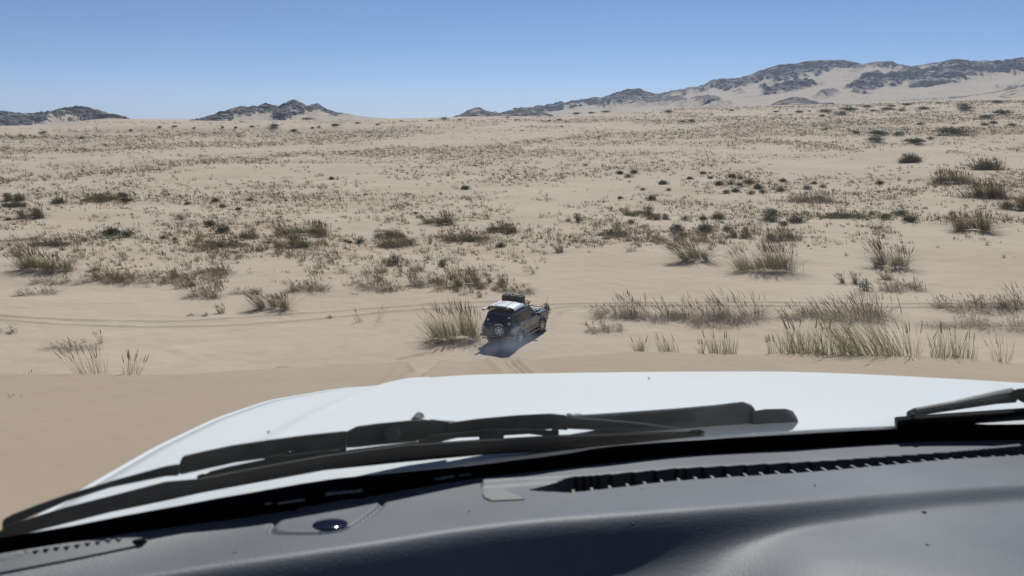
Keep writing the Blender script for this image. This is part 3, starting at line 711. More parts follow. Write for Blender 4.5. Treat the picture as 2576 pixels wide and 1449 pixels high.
parts.append(blades(np.stack([x, y, z], -1), L, dx, dy, np.stack([-.2 * rng.random(k), rng.normal(0, .1, k)], -1), np.maximum(.014, PR[id_] * .00036) * rng.uniform(.7, 1.3, k), pal * (1 + rng.uniform(-.25, .2, (k, 1))), 2, flat=np.where(fl, rng.uniform(.1, .6, k), 1.0)))
v, f, c = join(parts)
o = link('grass', mesh_np('grass', v, f, GRASS_M, cols=c)); tag(o, 'dry tan and olive grass scattered in bands over the sandy plain', 'grass', kind='stuff')

# ------------------------------------------------------------------ the larger clumps, each its own thing
for (x, y, d, rx, h, k, lab, px, py) in CL:
    wd = max(.012, d * .00030); ry = rx * .55; cat = 'grass clump'; nm = 'grass_clump'
    n = int(np.clip(rx * 190, 40, 420)); near = d < 24
    if k == 'G': a_t = tuft(h * 1.05, rx, ry, int(n * 2.2), n, GREEN, TAN, GREY * .85, lean=-.3, width=wd, mound=.12 * h, seeds=.18, matlen=1.0)
    elif k == 'O': a_t = tuft(h * 1.0, rx * .9, ry, int(n * 1.7), int(n * 1.1), OLIVE, TAN, GREY * .75, lean=-.38, width=wd, mound=.10 * h, seeds=.2, matlen=1.15)
    elif k == 'T': a_t = tuft(h * 1.05, rx * .7, ry, int(n * 1.6), int(n * 1.3), TAN, OLIVE, GREY * .85, lean=-.5, width=wd, mound=.10 * h, seeds=.4, matlen=1.1)
    elif k == 't': a_t = tuft(h * 1.0, rx * .6, ry * .8, int(n * .8), int(n * .5), TAN, BROWN, GREY, lean=-.4, width=wd, seeds=.3); nm = 'grass_tuft'
    elif k == 'M':
        a1 = tuft(h * .40, rx, ry * 1.25, int(n * .5), int(n * 1.9), BROWN, TAN, GREY * 1.15, lean=-.4, width=wd, mound=.10, seeds=.1, matlen=1.9)
        a2 = tuft(h * 1.0, rx * .95, ry * .8, int(n * .42), 0, TAN * .9, BROWN, GREY, lean=-.45, width=wd, seeds=.7, spread=.15)
        a_t = join([a1, a2])
    elif k == 'm': a_t = tuft(h * .75, rx, ry, int(n * .35), int(n * 1.3), BROWN, TAN, GREY, lean=-.5, width=wd, seeds=.3, matlen=1.0)
    elif k == 'V': a_t = tuft(h * 1.25 + .15, rx, .25, int(480 * rx), int(60 * rx), GREEN * 1.15, STRAW, STRAW * .8, lean=-.36, width=.0085, seeds=.05, spread=.10, matlen=.3)
    elif k == 'v': a_t = tuft(h * 1.1 + .13, rx, .12, int(60 + 190 * rx), 8, GREEN, STRAW, BROWN, lean=-.12, width=.007, seeds=.05, spread=.12, matlen=.3)
    elif k == 'u': a_t = tuft(h * 1.02 + (.14 if near else 0), rx * .85, .12 if near else ry, int(24 + 110 * rx) if near else 30, 10 if near else 14, STRAW, TAN, GREY, lean=-.1, width=.0065 if near else wd, seeds=.25, spread=.35, matlen=.4)
    elif k == 's': a_t = tuft(h * 1.02, rx * .8, .1, 6, 3, BROWN, GREY, GREY, lean=.1, width=.005, seeds=.3, spread=.7, matlen=.8)
    elif k == 'g': a_t = tuft(h * 1.05, rx * .7, .07, 90, 14, GREY * 1.1 + GREEN * .4, GREEN, GREY, lean=.05, width=.004, seeds=0, spread=.9, matlen=.6)
    elif k == 'D': a_t = bushy(rx, h, int(np.clip(rx * 700, 260, 900)), DARK, GREEN * .6, leaf=max(.05, d * .0011)); nm = 'shrub'; cat = 'shrub'
    elif k == 'D2':
        a_t = join([bushy(rx, h * .75, int(np.clip(rx * 330, 240, 800)), DARK * 1.3, OLIVE * .8, leaf=max(.05, d * .0011)), tuft(h, rx * .9, rx * .4, int(n * .7), int(n * .7), OLIVE * .8, BROWN, GREY, width=wd, seeds=.1)]); nm = 'shrub'; cat = 'shrub'
    v, f, c = a_t
    if k == 'D2':
        v = v.copy(); v[:, 1] *= .6
    v = v.copy()
    if near:      # follow the slope under the clump
        v[:, 2] += groundz(v[:, 0] * .98 + x, v[:, 1] * .3 + y) - float(groundz(np.array([x]), np.array([y]))[0])
    else: v[:, 2] += groundz(v[:, 0] + x, v[:, 1] + y) - float(groundz(np.array([x]), np.array([y]))[0])
    place_mesh(nm, (v, f, c), x, y, lab, cat)
shp = []
for i in range(7):
    a_t = bushy(1.0, .85, 760, DARK * .8, GREEN * .45, leaf=.11); shp.append(mesh_np('shrub', a_t[0], a_t[1], GRASS_M, cols=a_t[2]))
LOR = ['leftmost', 'second', 'third', 'fourth', 'fifth', 'sixth', 'seventh', 'eighth', 'ninth', 'tenth'] + ['%s' % w_ for w_ in 'eleventh twelfth thirteenth fourteenth fifteenth sixteenth seventeenth eighteenth nineteenth twentieth'.split()] + ['%dth' % k for k in range(21, 60)]
def zone_labels(lst, zone_of):
    """label by order from the left inside a zone one can find"""
    out = {}; zs = {}
    for i, t in enumerate(lst): zs.setdefault(zone_of(t[4], t[5]), []).append((t[4], i))
    for z_, q_ in zs.items():
        for k, (_, i) in enumerate(sorted(q_)): out[i] = ((LOR[k] + (' ' if k == 0 else ' from left, ') if len(q_) > 1 else '') + z_, z_)
    return out
def zsh(px, py):
    if 1650 < px < 2080 and py < 460: return 'round dark shrub in the upper half of the dense shrub cluster'
    if 1650 < px < 2080 and py < 495: return 'round dark shrub in the lower half of the dense shrub cluster'
    if px > 1650 and py > 495 and py < 570: return 'low dark shrub in the broken row on the right plain'
    if px > 1650 and py > 495: return 'low dark shrub just below the broken row on the right'
    if px < 1000: return 'small dark shrub among tufts, ' + ('far left plain' if py < 530 else 'near left plain')
    if px > 2080: return 'single small dark shrub on bare sand right of the shrub cluster'
    if px < 1500: return 'small dark shrub in the centre of the plain'
    return 'dark shrub between the plain centre and the dense cluster'
zl = zone_labels(SH, zsh)
for i, (x, y, d, rx, px, py) in enumerate(SH):
    o = place_mesh('shrub', shp[i % 7], x, y, zl[i][0], 'shrub', 'small dark shrubs of the plain', rot=i * 1.3); o.scale = (rx, rx * .85, rx * .85 if rx < .9 else .78)
def zfc(px, py):
    if px < 1000: return 'far dark bush on the pale sand before the left hills'
    if px < 1360: return 'far dark bush below the small dark knoll'
    if px < 1760: return 'far dark bush below the low start of the range' 
    if py < 276: return 'far dark bush right on the skyline of the plain'
    if py < 300: return 'far dark bush just under the skyline at the right'
    return 'dark bush well below the skyline at the right'
zl = zone_labels(FC, zfc)
for i, (x, y, d, rx, px, py) in enumerate(FC):
    o = place_mesh('bush', shp[i % 7], x, y, zl[i][0], 'bush', 'far dark bushes', rot=i * 0.9)
    o.scale = (rx, rx * .8, min(max(rx * .42, .9), 2.0))

# ground sheet, with dead litter where the grass stands thick
ri = np.where((rad > 60) & (rad < 840))[0]; ra0, ra1 = ri[0], ri[-1] + 1
PXg, PYg = world_pix(GX[ra0:ra1][:, jf], GY[ra0:ra1][:, jf], GZ[ra0:ra1][:, jf])
LIT[ra0:ra1, jf[0]:jf[-1] + 1] += np.clip(density(PXg, PYg) - .25, 0, 2.0) * np.interp(rad[ra0:ra1], [60, 200, 500], [.12, .26, .34])[:, None]
nr_, nc_ = GX.shape
V = np.stack([GX, GY, GZ], -1).reshape(-1, 3)
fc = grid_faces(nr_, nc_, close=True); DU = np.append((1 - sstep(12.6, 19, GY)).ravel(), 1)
V = np.concatenate([V, [[0, 0, float(GZ[0].mean())]]]); LL = np.concatenate([LIT.ravel(), [0]])
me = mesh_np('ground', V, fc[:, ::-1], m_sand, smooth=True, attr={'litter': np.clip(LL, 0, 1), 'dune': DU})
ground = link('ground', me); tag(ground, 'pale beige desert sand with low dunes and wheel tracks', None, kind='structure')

# ------------------------------------------------------------------ rocky hills
m_rock = bpy.data.materials.new('hill_rock'); m_rock.use_nodes = True
n = m_rock.node_tree.nodes; l = m_rock.node_tree.links; b = n['Principled BSDF']; b.inputs['Roughness'].default_value = 0.9; b.inputs['Specular IOR Level'].default_value = .2
tc = n.new('ShaderNodeTexCoord')
ra = n.new('ShaderNodeAttribute'); ra.attribute_name = 'rock'
nz = n.new('ShaderNodeTexNoise'); nz.inputs['Scale'].default_value = 0.035; nz.inputs['Detail'].default_value = 9; nz.inputs['Roughness'].default_value = .65; l.new(tc.outputs['Object'], nz.inputs['Vector'])
mp = n.new('ShaderNodeMapping'); mp.inputs['Scale'].default_value = (.35, .35, 1.6); mp.inputs['Rotation'].default_value = (0, R(18), 0); l.new(tc.outputs['Object'], mp.inputs['Vector'])
nz2 = n.new('ShaderNodeTexNoise'); nz2.inputs['Scale'].default_value = 0.12; nz2.inputs['Detail'].default_value = 6; l.new(mp.outputs[0], nz2.inputs['Vector'])
rc = n.new('ShaderNodeValToRGB'); e = rc.color_ramp.elements; e[0].position = .36; e[0].color = (.034, .033, .042, 1); e[1].position = .70; e[1].color = (.40, .36, .33, 1)
e_ = rc.color_ramp.elements.new(.55); e_.color = (.085, .078, .085, 1)
l.new(nz2.outputs['Fac'], rc.inputs['Fac'])
sc_ = n.new('ShaderNodeValToRGB'); sc_.color_ramp.elements[0].color = (.30, .25, .205, 1); sc_.color_ramp.elements[1].color = (.37, .315, .262, 1); l.new(nz.outputs['Fac'], sc_.inputs['Fac'])
mxr = n.new('ShaderNodeMix'); mxr.data_type = 'RGBA'
sm = n.new('ShaderNodeMath'); sm.operation = 'ADD'; nz3 = n.new('ShaderNodeTexNoise'); nz3.inputs['Scale'].default_value = .09; nz3.inputs['Detail'].default_value = 7; l.new(tc.outputs['Object'], nz3.inputs['Vector'])
s2 = n.new('ShaderNodeMath'); s2.operation = 'MULTIPLY_ADD'; s2.inputs[1].default_value = 1.1; s2.inputs[2].default_value = -.55; l.new(nz3.outputs['Fac'], s2.inputs[0])
l.new(ra.outputs['Fac'], sm.inputs[0]); l.new(s2.outputs[0], sm.inputs[1])
s3 = n.new('ShaderNodeMapRange'); s3.inputs['From Min'].default_value = .42; s3.inputs['From Max'].default_value = .52; l.new(sm.outputs[0], s3.inputs['Value'])
l.new(s3.outputs[0], mxr.inputs['Factor']); l.new(sc_.outputs['Color'], mxr.inputs['A']); l.new(rc.outputs['Color'], mxr.inputs['B']); l.new(mxr.outputs['Result'], b.inputs['Base Color'])
bb = n.new('ShaderNodeBump'); bb.inputs['Distance'].default_value = 6.0; l.new(s3.outputs[0], bb.inputs['Strength']); l.new(nz2.outputs['Fac'], bb.inputs['Height']); l.new(bb.outputs[0], b.inputs['Normal'])

def hill(label, ridge, base_dy, Dr, Db, thick, ells, seed, rough=14.0, step=1.5, rows=120, power=1.0, crest=.93):
    ridge = np.array(ridge, float); px = np.arange(ridge[0, 0], ridge[-1, 0], step); ry = np.interp(px, ridge[:, 0], ridge[:, 1])
    by = np.interp(px, HOR_X, HOR_Y) + base_dy; by = np.maximum(by, ry + 2)
    v = np.concatenate([np.linspace(0, 1, rows), 1 + np.linspace(.02, 1, 24)])
    PX = px[None] * np.ones((len(v), 1)); vv = v[:, None]
    PY = by[None] + (ry - by)[None] * np.minimum(vv, 1) ** power
    Rv = Db + (Dr - Db) * vv
    a, e = pix_azel(PX, PY)
    th = np.interp(px, [t[0] for t in thick], [t[1] for t in thick])[None]
    nn = 1 + .7 * fbm(PX / 26, PY / 9, 4, seed)
    mk = 1 / (1 + np.exp(((PY - ry[None]) - th * nn) / 1.8)) * (th > 0.5)
    for (x0, y0, rx, ryy, rot, kk) in ells:
        c, s = math.cos(R(rot)), math.sin(R(rot)); dx = PX - x0; dy = PY - y0; q = ((dx * c + dy * s) / rx) ** 2 + ((-dx * s + dy * c) / ryy) ** 2
        q = np.sqrt(q) * (1 + .35 * fbm(PX / 18, PY / 7, 3, seed + 5)); mk = np.maximum(mk, kk / (1 + np.exp((q - 1) * 7)))
    mk = np.where(vv > 1, mk[rows - 1][None], mk)
    X = Rv * np.sin(a); Y = Rv * np.cos(a); Zz = CAMZ + Rv * np.tan(e) - np.clip(vv - 1, 0, 2) * (Dr - Db) * .45
    s = Dr / 2500.0
    rg = 0 * ridged(X / (95 * s), Y / (95 * s) + Zz / (40 * s), 6, seed + 9) - .52
    rg2 = ridged(X / (30 * s) + Zz / (30 * s), Y / (42 * s), 4, seed + 19) - .5
    def dome(a_, b_, sd_):
        t_ = 0; am = 1; tot = 0
        for i_ in range(4):
            q_ = np.abs(vnoise(a_, b_, sd_ + i_) * 2 - 1); t_ = t_ + am * (1 - (1 - np.minimum(q_ * 1.4, 1)) ** 2); tot += am; am *= .5; a_ = a_ * 2.1 + 5; b_ = b_ * 2.1 + 2
        return t_ / tot
    rg = dome(X / (120 * s), (Y + Zz * 2.2) / (95 * s), seed + 61) - .62
    fade = sstep(0, .12, vv)
    amp = rough * s * (0.10 + mk)
    edge = (1 - crest * np.exp(-((vv - 1) / .10) ** 2)) * np.where(vv > 1, .12, 1)
    Zz = Zz + (rg * amp * 1.9 + rg2 * amp * .30) * fade * edge + mk * rough * s * .35 * fade * (1 - np.exp(-((vv - 1) / .05) ** 2))
    fade = fade * np.where(vv > 1, .12, 1)
    push = (rg + .5 * rg2) * amp * 2.5 * fade
    X = X - np.sin(a) * push; Y = Y - np.cos(a) * push
    Zz = Zz + 1.2 * s * fbm(X / 14, Y / 14, 3, seed + 3)
    me = mesh_np('rocky_hills', np.stack([X, Y, Zz], -1).reshape(-1, 3), grid_faces(len(v), len(px)), m_rock, smooth=True, attr={'rock': mk})
    o = link('hills', me); tag(o, label, None, kind='structure'); return o

hill('dark rocky hill at the left edge of the skyline', [(-620, 318), (-420, 300), (-250, 284), (-100, 279), (0, 284), (20, 288), (44, 291), (68, 297), (89, 297), (102, 291), (126, 283), (147, 279), (171, 281), (190, 278), (219, 281), (239, 288), (263, 295), (279, 301), (300, 308), (330, 318)], 6, 1700, 1250,
     [(-620, 60), (0, 60), (60, 22), (90, 16), (150, 16), (180, 20), (240, 40), (330, 40)], [(30, 308, 60, 12, 0, 1), (95, 306, 30, 8, 0, .7)], 3, rough=17)
hill('rocky hill with a pale rounded peak left of centre', [(480, 316), (512, 307), (533, 296), (554, 286), (567, 285), (581, 273), (595, 270), (615, 270), (625, 272), (639, 268), (649, 272), (670, 263), (684, 265), (704, 267), (718, 260), (735, 253), (745, 253), (755, 259), (772, 270), (783, 267), (800, 264), (820, 276), (841, 284), (872, 288), (900, 291), (930, 295), (1000, 300), (1060, 306)], 8, 1500, 1120,
     [(480, 40), (560, 40), (600, 26), (650, 22), (690, 22), (715, 30), (745, 42), (770, 14), (800, 13), (840, 9), (870, 2), (900, 0), (1060, 0)], [(725, 285, 45, 14, -25, 1)], 13, rough=13)
hill('small dark rocky knoll in the middle of the skyline', [(1140, 300), (1157, 295), (1174, 282), (1192, 275), (1210, 274), (1224, 281), (1233, 284), (1245, 283), (1254, 287), (1274, 285), (1292, 278), (1312, 271), (1333, 271), (1342, 276), (1360, 284), (1390, 296)], 8, 1500, 1250,
     [(1140, 40), (1390, 40)], [], 23, rough=9, rows=70)
RNG = [(1290, 299), (1340, 282), (1350, 276), (1374, 271), (1403, 268), (1420, 263), (1461, 254), (1491, 250), (1511, 252), (1523, 246), (1532, 244), (1552, 236), (1582, 228), (1611, 228), (1626, 235), (1649, 239), (1664, 236), (1687, 231), (1711, 229), (1719, 228), (1754, 218), (1778, 210), (1790, 203), (1830, 202), (1869, 196), (1900, 183), (1938, 170), (1963, 164), (1995, 162), (2024, 156), (2046, 152), (2125, 151), (2150, 155), (2172, 161), (2182, 159), (2204, 155), (2242, 156), (2267, 162), (2293, 168), (2315, 164), (2362, 156), (2394, 150), (2425, 152), (2441, 155), (2473, 154), (2514, 155), (2536, 155), (2552, 149), (2576, 148), (2700, 146), (2900, 160), (3100, 175), (3400, 215), (3700, 250)]
hill('long mountain range of dark rock and pale sand slopes filling the right skyline', RNG, 8, 3000, 1450,
     [(1290, 20), (1400, 10), (1500, 13), (1545, 24), (1600, 22), (1650, 12), (1700, 9), (1761, 14), (1830, 20), (1900, 32), (1950, 38), (2045, 30), (2120, 24), (2150, 18), (2172, 10), (2240, 17), (2293, 7), (2360, 9), (2400, 18), (2450, 22), (2576, 30), (2800, 40), (3700, 20)],
     [(2190, 210, 44, 17, -18, 1), (2290, 194, 95, 17, -6, 1), (2420, 186, 75, 13, -8, 1), (2160, 220, 24, 10, 0, 1), (1990, 224, 75, 6, -10, 1), (2078, 239, 30, 7, -8, .62), (1640, 256, 110, 11, 0, .62), (1780, 258, 50, 10, 5, .6), (2350, 212, 60, 5, -3, .6), (2540, 176, 60, 10, 0, 1), (2600, 235, 90, 18, 0, .5), (2000, 190, 60, 10, -20, .7), (1870, 212, 50, 8, -10, .7), (2750, 200, 120, 25, 0, 1)], 33, rough=17, rows=200, power=1.15, crest=.97)
hill('low dark rock dome in front of the right range', [(1930, 276), (1945, 265), (1965, 253), (1985, 246), (2005, 245), (2025, 250), (2045, 257), (2065, 263), (2110, 268), (2200, 270), (2230, 274)], 4, 1350, 1150, [(1930, 40), (2040, 40), (2080, 14), (2110, 0), (2230, 0)], [], 43, rough=7, rows=60)
hill('low grey stony rise under the right range', [(2160, 272), (2230, 258), (2300, 249), (2360, 246), (2420, 243), (2500, 232), (2576, 214), (2700, 195), (2900, 200), (3200, 240)], 6, 1600, 1250, [(2160, 0), (2300, 2), (2500, 3), (2576, 4), (3200, 4)], [(2330, 252, 70, 5, 0, .45), (2540, 240, 60, 10, -20, .45)], 53, rough=6, rows=60)

# ------------------------------------------------------------------ the dark off-road car down on the plain
m_paint = mat('blue_grey_paint', (.060, .085, .125), .28, .35, .5, noise=(3, (.075, .10, .14)), coat=.6)
m_clad = mat('grey_brown_lower_paint', (.17, .165, .155), .45, .3, .5, noise=(4, (.21, .195, .17)))  # grey-brown tone for lower trim, flares and rear bumper
m_glass = mat('tinted_glass', (.012, .018, .026), .06, 0, .6)
m_black = mat('black_plastic', (.018, .018, .02), .55, bump=(60, .2, .002))
m_tyre = mat('tyre_rubber', (.03, .029, .028), .85, bump=(40, .4, .004), noise=(8, (.07, .06, .05)))
m_alloy = mat('alloy', (.52, .53, .55), .35, .75)
m_alu = mat('silver_panel_paint', (.50, .56, .62), .38, .15, noise=(1.5, (.54, .60, .66)))
m_white = mat('white_paint_old', (.78, .78, .76), .45)
m_red = mat('red_lens', (.42, .02, .02), .2)
m_lens = mat('clear_lens', (.70, .70, .68), .2)
m_orange = mat('orange_strap', (.85, .16, .05), .6)
m_can = mat('can_green_black', (.022, .028, .024), .42, noise=(6, (.035, .042, .034)))
m_engine = mat('engine_parts', (.05, .05, .052), .5, .3, noise=(14, (.20, .20, .20)))
m_steel = mat('dull_steel', (.28, .28, .28), .45, .6)
m_chrome = mat('chrome', (.75, .75, .75), .12, 1.0)

def wheel(parent, c, side, r=.39, wdt=.26, name='wheel'):
    """axle along y; side = +1 rim faces +y"""
    wh = empty(name, c); wh.parent = parent
    t = MB(); h = wdt / 2
    t.lathe([(r * .60, -h * .9), (r * .80, -h), (r * .95, -h * .92), (r, -h * .65), (r, h * .65), (r * .95, h * .92), (r * .80, h), (r * .60, h * .9)], (0, 0, 0), 'y', 40)
    for k in range(26):
        a = 2 * math.pi * k / 26
        for s in (-1, 1):
            t.box((math.cos(a) * r, s * h * .5, math.sin(a) * r), (.05, h * .75, .018), Matrix.Rotation(-a + math.pi / 2, 3, 'Y') @ Matrix.Rotation(s * .35, 3, 'Z'))
    t.build('tyre', m_tyre, wh, smooth=False)
    q = MB(); s = side
    q.lathe([(r * .60, s * h * .2), (r * .63, s * h * .95), (r * .58, s * h * 1.0), (r * .54, s * h * .62), (r * .5, s * h * .3), (.01, s * h * .3)], (0, 0, 0), 'y', 36)
    for k in range(6):
        a = 2 * math.pi * k / 6 + .3; rot = Matrix.Rotation(-a, 3, 'Y')
        q.box((math.cos(a) * r * .32, s * h * .78, math.sin(a) * r * .32), (r * .56, h * .28, .07), rot)
    q.lathe([(.075, s * h * .5), (.07, s * h * 1.02), (.01, s * h * 1.05)], (0, 0, 0), 'y', 20)
    q.build('rim', m_alloy, wh, bevel=.006)
    return wh

def arch(cx, cz, r, a0, a1, n=12):
    return [(cx + r * math.cos(R(a0 + (a1 - a0) * i / n)), cz + r * math.sin(R(a0 + (a1 - a0) * i / n))) for i in range(n + 1)]

head = math.atan2(1.20, 2.65)
rax = Vector((.36, 40.5)) + Vector((-math.cos(head), math.sin(head))) * .78
fax = rax + Vector((math.sin(head), math.cos(head))) * 2.97
gz = lambda x, y: float(groundz(np.array([x]), np.array([y]))[0])
zr_, zf_ = gz(*rax), gz(*fax)
ctr = (rax + fax) / 2
car = empty('offroad_car', (ctr.x, ctr.y, (zr_ + zf_) / 2 - .02))
car.rotation_euler = Euler((0, -math.atan2(zf_ - zr_, 2.97), math.pi / 2 - head), 'XYZ')
tag(car, 'dark blue grey off-road car with open engine bay and loaded roof rack', 'car')

W = .90
# lower body with wheel arches (x forward, y left, z up)
low = [(-2.42, .52), (-2.45, .72), (-2.44, 1.12), (-2.38, 1.16), (.86, 1.16), (.92, 1.14), (2.10, 1.08), (2.30, 1.02), (2.36, .80), (2.34, .55), (2.02, .50)]
low += arch(1.485, .40, .50, 14, 166)[0:] + [(.95, .44), (-.95, .44)] + arch(-1.485, .40, .48, 14, 166) + [(-2.05, .50)]
body = MB(); body.prism(low, -W, W); 
ob = body.build('body', m_paint, car, bevel=.045, seg=3)
# hollow engine bay: a raised dark tray is set into the opening, fender tops stay proud
eng = MB(); eng.box((1.58, 0, 1.135), (1.22, 1.36, .03))
eng.build('engine_bay_floor', m_black, car)
for s in (-1, 1):
    MB().prism([(.86, 1.10), (2.12, 1.03), (2.28, 1.02), (2.20, 1.15), (1.9, 1.19), (.9, 1.235)], s * .70, s * .895).build('fender_top', m_paint, car, bevel=.03, seg=3)
ep = MB()
for (x, y, sx_, sy_, h_) in [(1.35, .1, .5, .42, .12), (1.7, -.25, .3, .4, .08), (1.75, .3, .32, .3, .10), (1.2, -.45, .28, .24, .11), (1.15, .5, .22, .2, .09), (1.95, 0, .12, .9, .07), (1.5, .55, .2, .18, .06), (1.6, -.55, .34, .16, .10), (1.4, -.2, .2, .2, .16)]:
    ep.box((x, y, 1.15 + h_ / 2), (sx_, sy_, h_))
ep.tube([(1.1, -.3, 1.24), (1.4, -.45, 1.27), (1.8, -.4, 1.22), (2.0, -.2, 1.18)], .03); ep.tube([(1.2, .3, 1.22), (1.6, .35, 1.28), (1.95, .5, 1.2)], .025)
ep.build('engine', m_engine, car, bevel=.012)
# greenhouse
def ring(x0, x1, w0, z): return [(x0, -w0, z), (x1, -w0, z), (x1, w0, z), (x0, w0, z)]
g = MB(); a_ = ring(-2.38, .90, .87, 1.15); b_ = ring(-2.14, .10, .71, 1.78); g.hexa(a_, b_)
g.build('cabin', m_paint, car, bevel=.05, seg=3)
rf = MB(); rf.hexa(ring(-2.14, .10, .70, 1.77), ring(-2.02, -.05, .60, 1.83)); rf.build('roof', m_paint, car, bevel=.03, seg=2)
def lerp(p, q, t): return tuple(p[i] + (q[i] - p[i]) * t for i in range(3))
def pane(name, corners, m, out=.006, parent=car, thick=.012):
    """flat pane laid proud of the slanted cabin side"""
    c = [Vector(p) for p in corners]; nrm = (c[1] - c[0]).cross(c[3] - c[0]).normalized()
    if nrm.dot(c[0] - Vector((-.8, 0, 1.3))) < 0: nrm = -nrm
    q = MB(); q.hexa([p + nrm * out for p in c], [p - nrm * thick for p in c]); return q.build(name, m, parent, bevel=.004)
for s in (-1, 1):
    def P(x, t):   # point on the side of the cabin: x at belt, t 0..1 up
        w_ = .87 + (.71 - .87) * t; return (x, s * w_, 1.15 + .63 * t)
    pane('side_window', [P(-2.20, .12), P(-1.28, .12), P(-1.28, .86), P(-2.08, .86)], m_glass)
    pane('side_window', [P(-1.22, .12), P(-.36, .12), P(-.36, .86), P(-1.22, .86)], m_glass)
    pane('side_window', [P(-.30, .12), P(.66, .12), P(.10, .86), P(-.30, .86)], m_glass)
pane('rear_window', [(-2.335, -.72, 1.27), (-2.335, .72, 1.27), (-2.175, .62, 1.69), (-2.175, -.62, 1.69)], m_glass)
pane('windscreen', [(.83, -.76, 1.20), (.83, .76, 1.20), (.16, .64, 1.73), (.16, -.64, 1.73)], m_glass)
# doors: shut lines, handles, bright belt strip, lower cladding, flares
for s in (-1, 1):
    d = MB()
    for x in (-1.02, -.33, .78): d.box((x, s * (W + .001), .80), (.012, .006, .66))
    d.build('door_gap', m_black, car)
    hd = MB()
    for x in (-.88, .0): hd.box((x, s * (W + .02), .98), (.17, .03, .035))
    hd.build('door_handle', m_chrome, car, bevel=.008)
    MB().box((-.1, s * (W + .012), .585), (1.95, .03, .22)).build('lower_trim', m_clad, car, bevel=.012)
    MB().tube([(-1.0, s * (W + .07), .40), (-.9, s * (W + .12), .38), (.88, s * (W + .12), .38), (.98, s * (W + .07), .40)], .045, 10).build('side_step', m_black, car, smooth=True)
    for cx_, r_ in ((1.485, .50), (-1.485, .48)):
        f = MB(); pts = arch(cx_, .40, r_ + .03, 6, 174, 14); n_ = len(pts)
        pi = arch(cx_, .40, r_ - .02, 6, 174, 14)
        f.add([(p[0], s * (W - .03), p[1]) for p in pts] + [(p[0], s * (W + .065), p[1]) for p in pi] + [(p[0], s * (W + .055), p[1]) for p in pts] + [(p[0], s * (W - .03), p[1]) for p in pi],
              [(i, i + 1, 2 * n_ + i + 1, 2 * n_ + i) for i in range(n_ - 1)] + [(2 * n_ + i, 2 * n_ + i + 1, n_ + i + 1, n_ + i) for i in range(n_ - 1)] + [(n_ + i, n_ + i + 1, 3 * n_ + i + 1, 3 * n_ + i) for i in range(n_ - 1)])
        f.build('wheel_flare', m_clad, car, smooth=True)
    mr = MB(); mr.box((.62, s * 1.03, 1.23), (.10, .22, .17)); mr.box((.62, s * .92, 1.20), (.06, .12, .05)); mr.build('mirror', m_black, car, bevel=.025)
und = MB(); und.box((-.0, 0, .50), (4.3, 1.15, .16)); und.box((-1.485, 0, .39), (.16, 1.5, .12)); und.box((1.485, 0, .39), (.12, 1.5, .12)); und.box((0, 0, .62), (4.4, 1.3, .1)); und.build('chassis', m_black, car)
for cx_ in (1.485, -1.485):
    for s in (-1, 1):
        k = wheel(car, (cx_, s * .78, .39), s, .395, .27)
        if cx_ > 0: k.rotation_euler = (0, 0, R(-10))
# rear end
rb = MB(); rb.box((-2.50, 0, .60), (.14, 1.1, .12)); rb.prism([(-2.28, .52), (-2.56, .55), (-2.56, .70), (-2.28, .74)], .55, .96); rb.prism([(-2.28, .52), (-2.56, .55), (-2.56, .70), (-2.28, .74)], -.96, -.55)
rb.build('rear_bumper', m_clad, car, bevel=.02)
MB().tube([(-2.60, -.8, .50), (-2.63, -.3, .47), (-2.63, .3, .47), (-2.60, .8, .50)], .035).build('rear_bar', m_steel, car, smooth=True)
for s in (-1, 1):
    q = MB(); q.box((-2.455, s * .83, .98), (.05, .13, .20)); lt = q.build('tail_light', m_lens, car, bevel=.01)
    MB().box((-2.458, s * .83, .83), (.055, .13, .11)).build('red_lens', m_red, lt, bevel=.01)
    MB().box((-2.484, s * .83, 1.02), (.01, .07, .05)).build('lamp_ring', m_black, lt, bevel=.02)
    MB().box((-2.484, s * .83, .94), (.01, .07, .05)).build('lamp_ring', m_black, lt, bevel=.02)
    MB().lathe([(.035, -2.575), (.033, -2.59), (.005, -2.592)], (0, s * .72, .62), 'x', 14).build('bumper_lamp', m_red, car)
td = MB(); td.box((-2.452, .36, .86), (.012, .012, .50)); td.box((-2.452, -.745, .86), (.012, .012, .50)); td.box((-2.452, .745, .86), (.012, .012, .5)); td.build('tailgate_gap', m_black, car)
dk = MB(); dk.box((-2.462, .56, 1.02), (.02, .24, .17)); dk.build('plate_recess', m_black, car, bevel=.01)
MB().box((-2.49, .50, .70), (.012, .36, .10)).build('number_plate', m_steel, car, bevel=.004)
sw = empty('spare_wheel', (-2.60, -.22, .96)); sw.parent = car
w2 = wheel(sw, (0, 0, 0), 1, .385, .25, 'wheel'); 
for ch in list(w2.children): ch.parent = sw
sw.rotation_euler = (0, 0, R(90)); bpy.data.objects.remove(w2)
cv = MB()
for i in range(9):   # the pale lettering band on top of the spare tyre
    a = R(52 + i * 9); r_ = .355
    cv.box((-.0 + math.cos(a) * r_, .128, math.sin(a) * r_), (.040, .012, .045), Matrix.Rotation(-a + math.pi / 2, 3, 'Y'))
cv.build('tyre_lettering', m_white, sw)
def text_mesh(txt, size, extrude=.003):
    cu = bpy.data.curves.new('lettering', 'FONT'); cu.body = txt; cu.size = size; cu.extrude = extrude; cu.align_x = 'CENTER'; cu.align_y = 'CENTER'
    o = bpy.data.objects.new('lettering', cu); COL.objects.link(o); bpy.context.view_layer.update()
    me = bpy.data.meshes.new_from_object(o.evaluated_get(bpy.context.evaluated_depsgraph_get())); bpy.data.objects.remove(o); return me
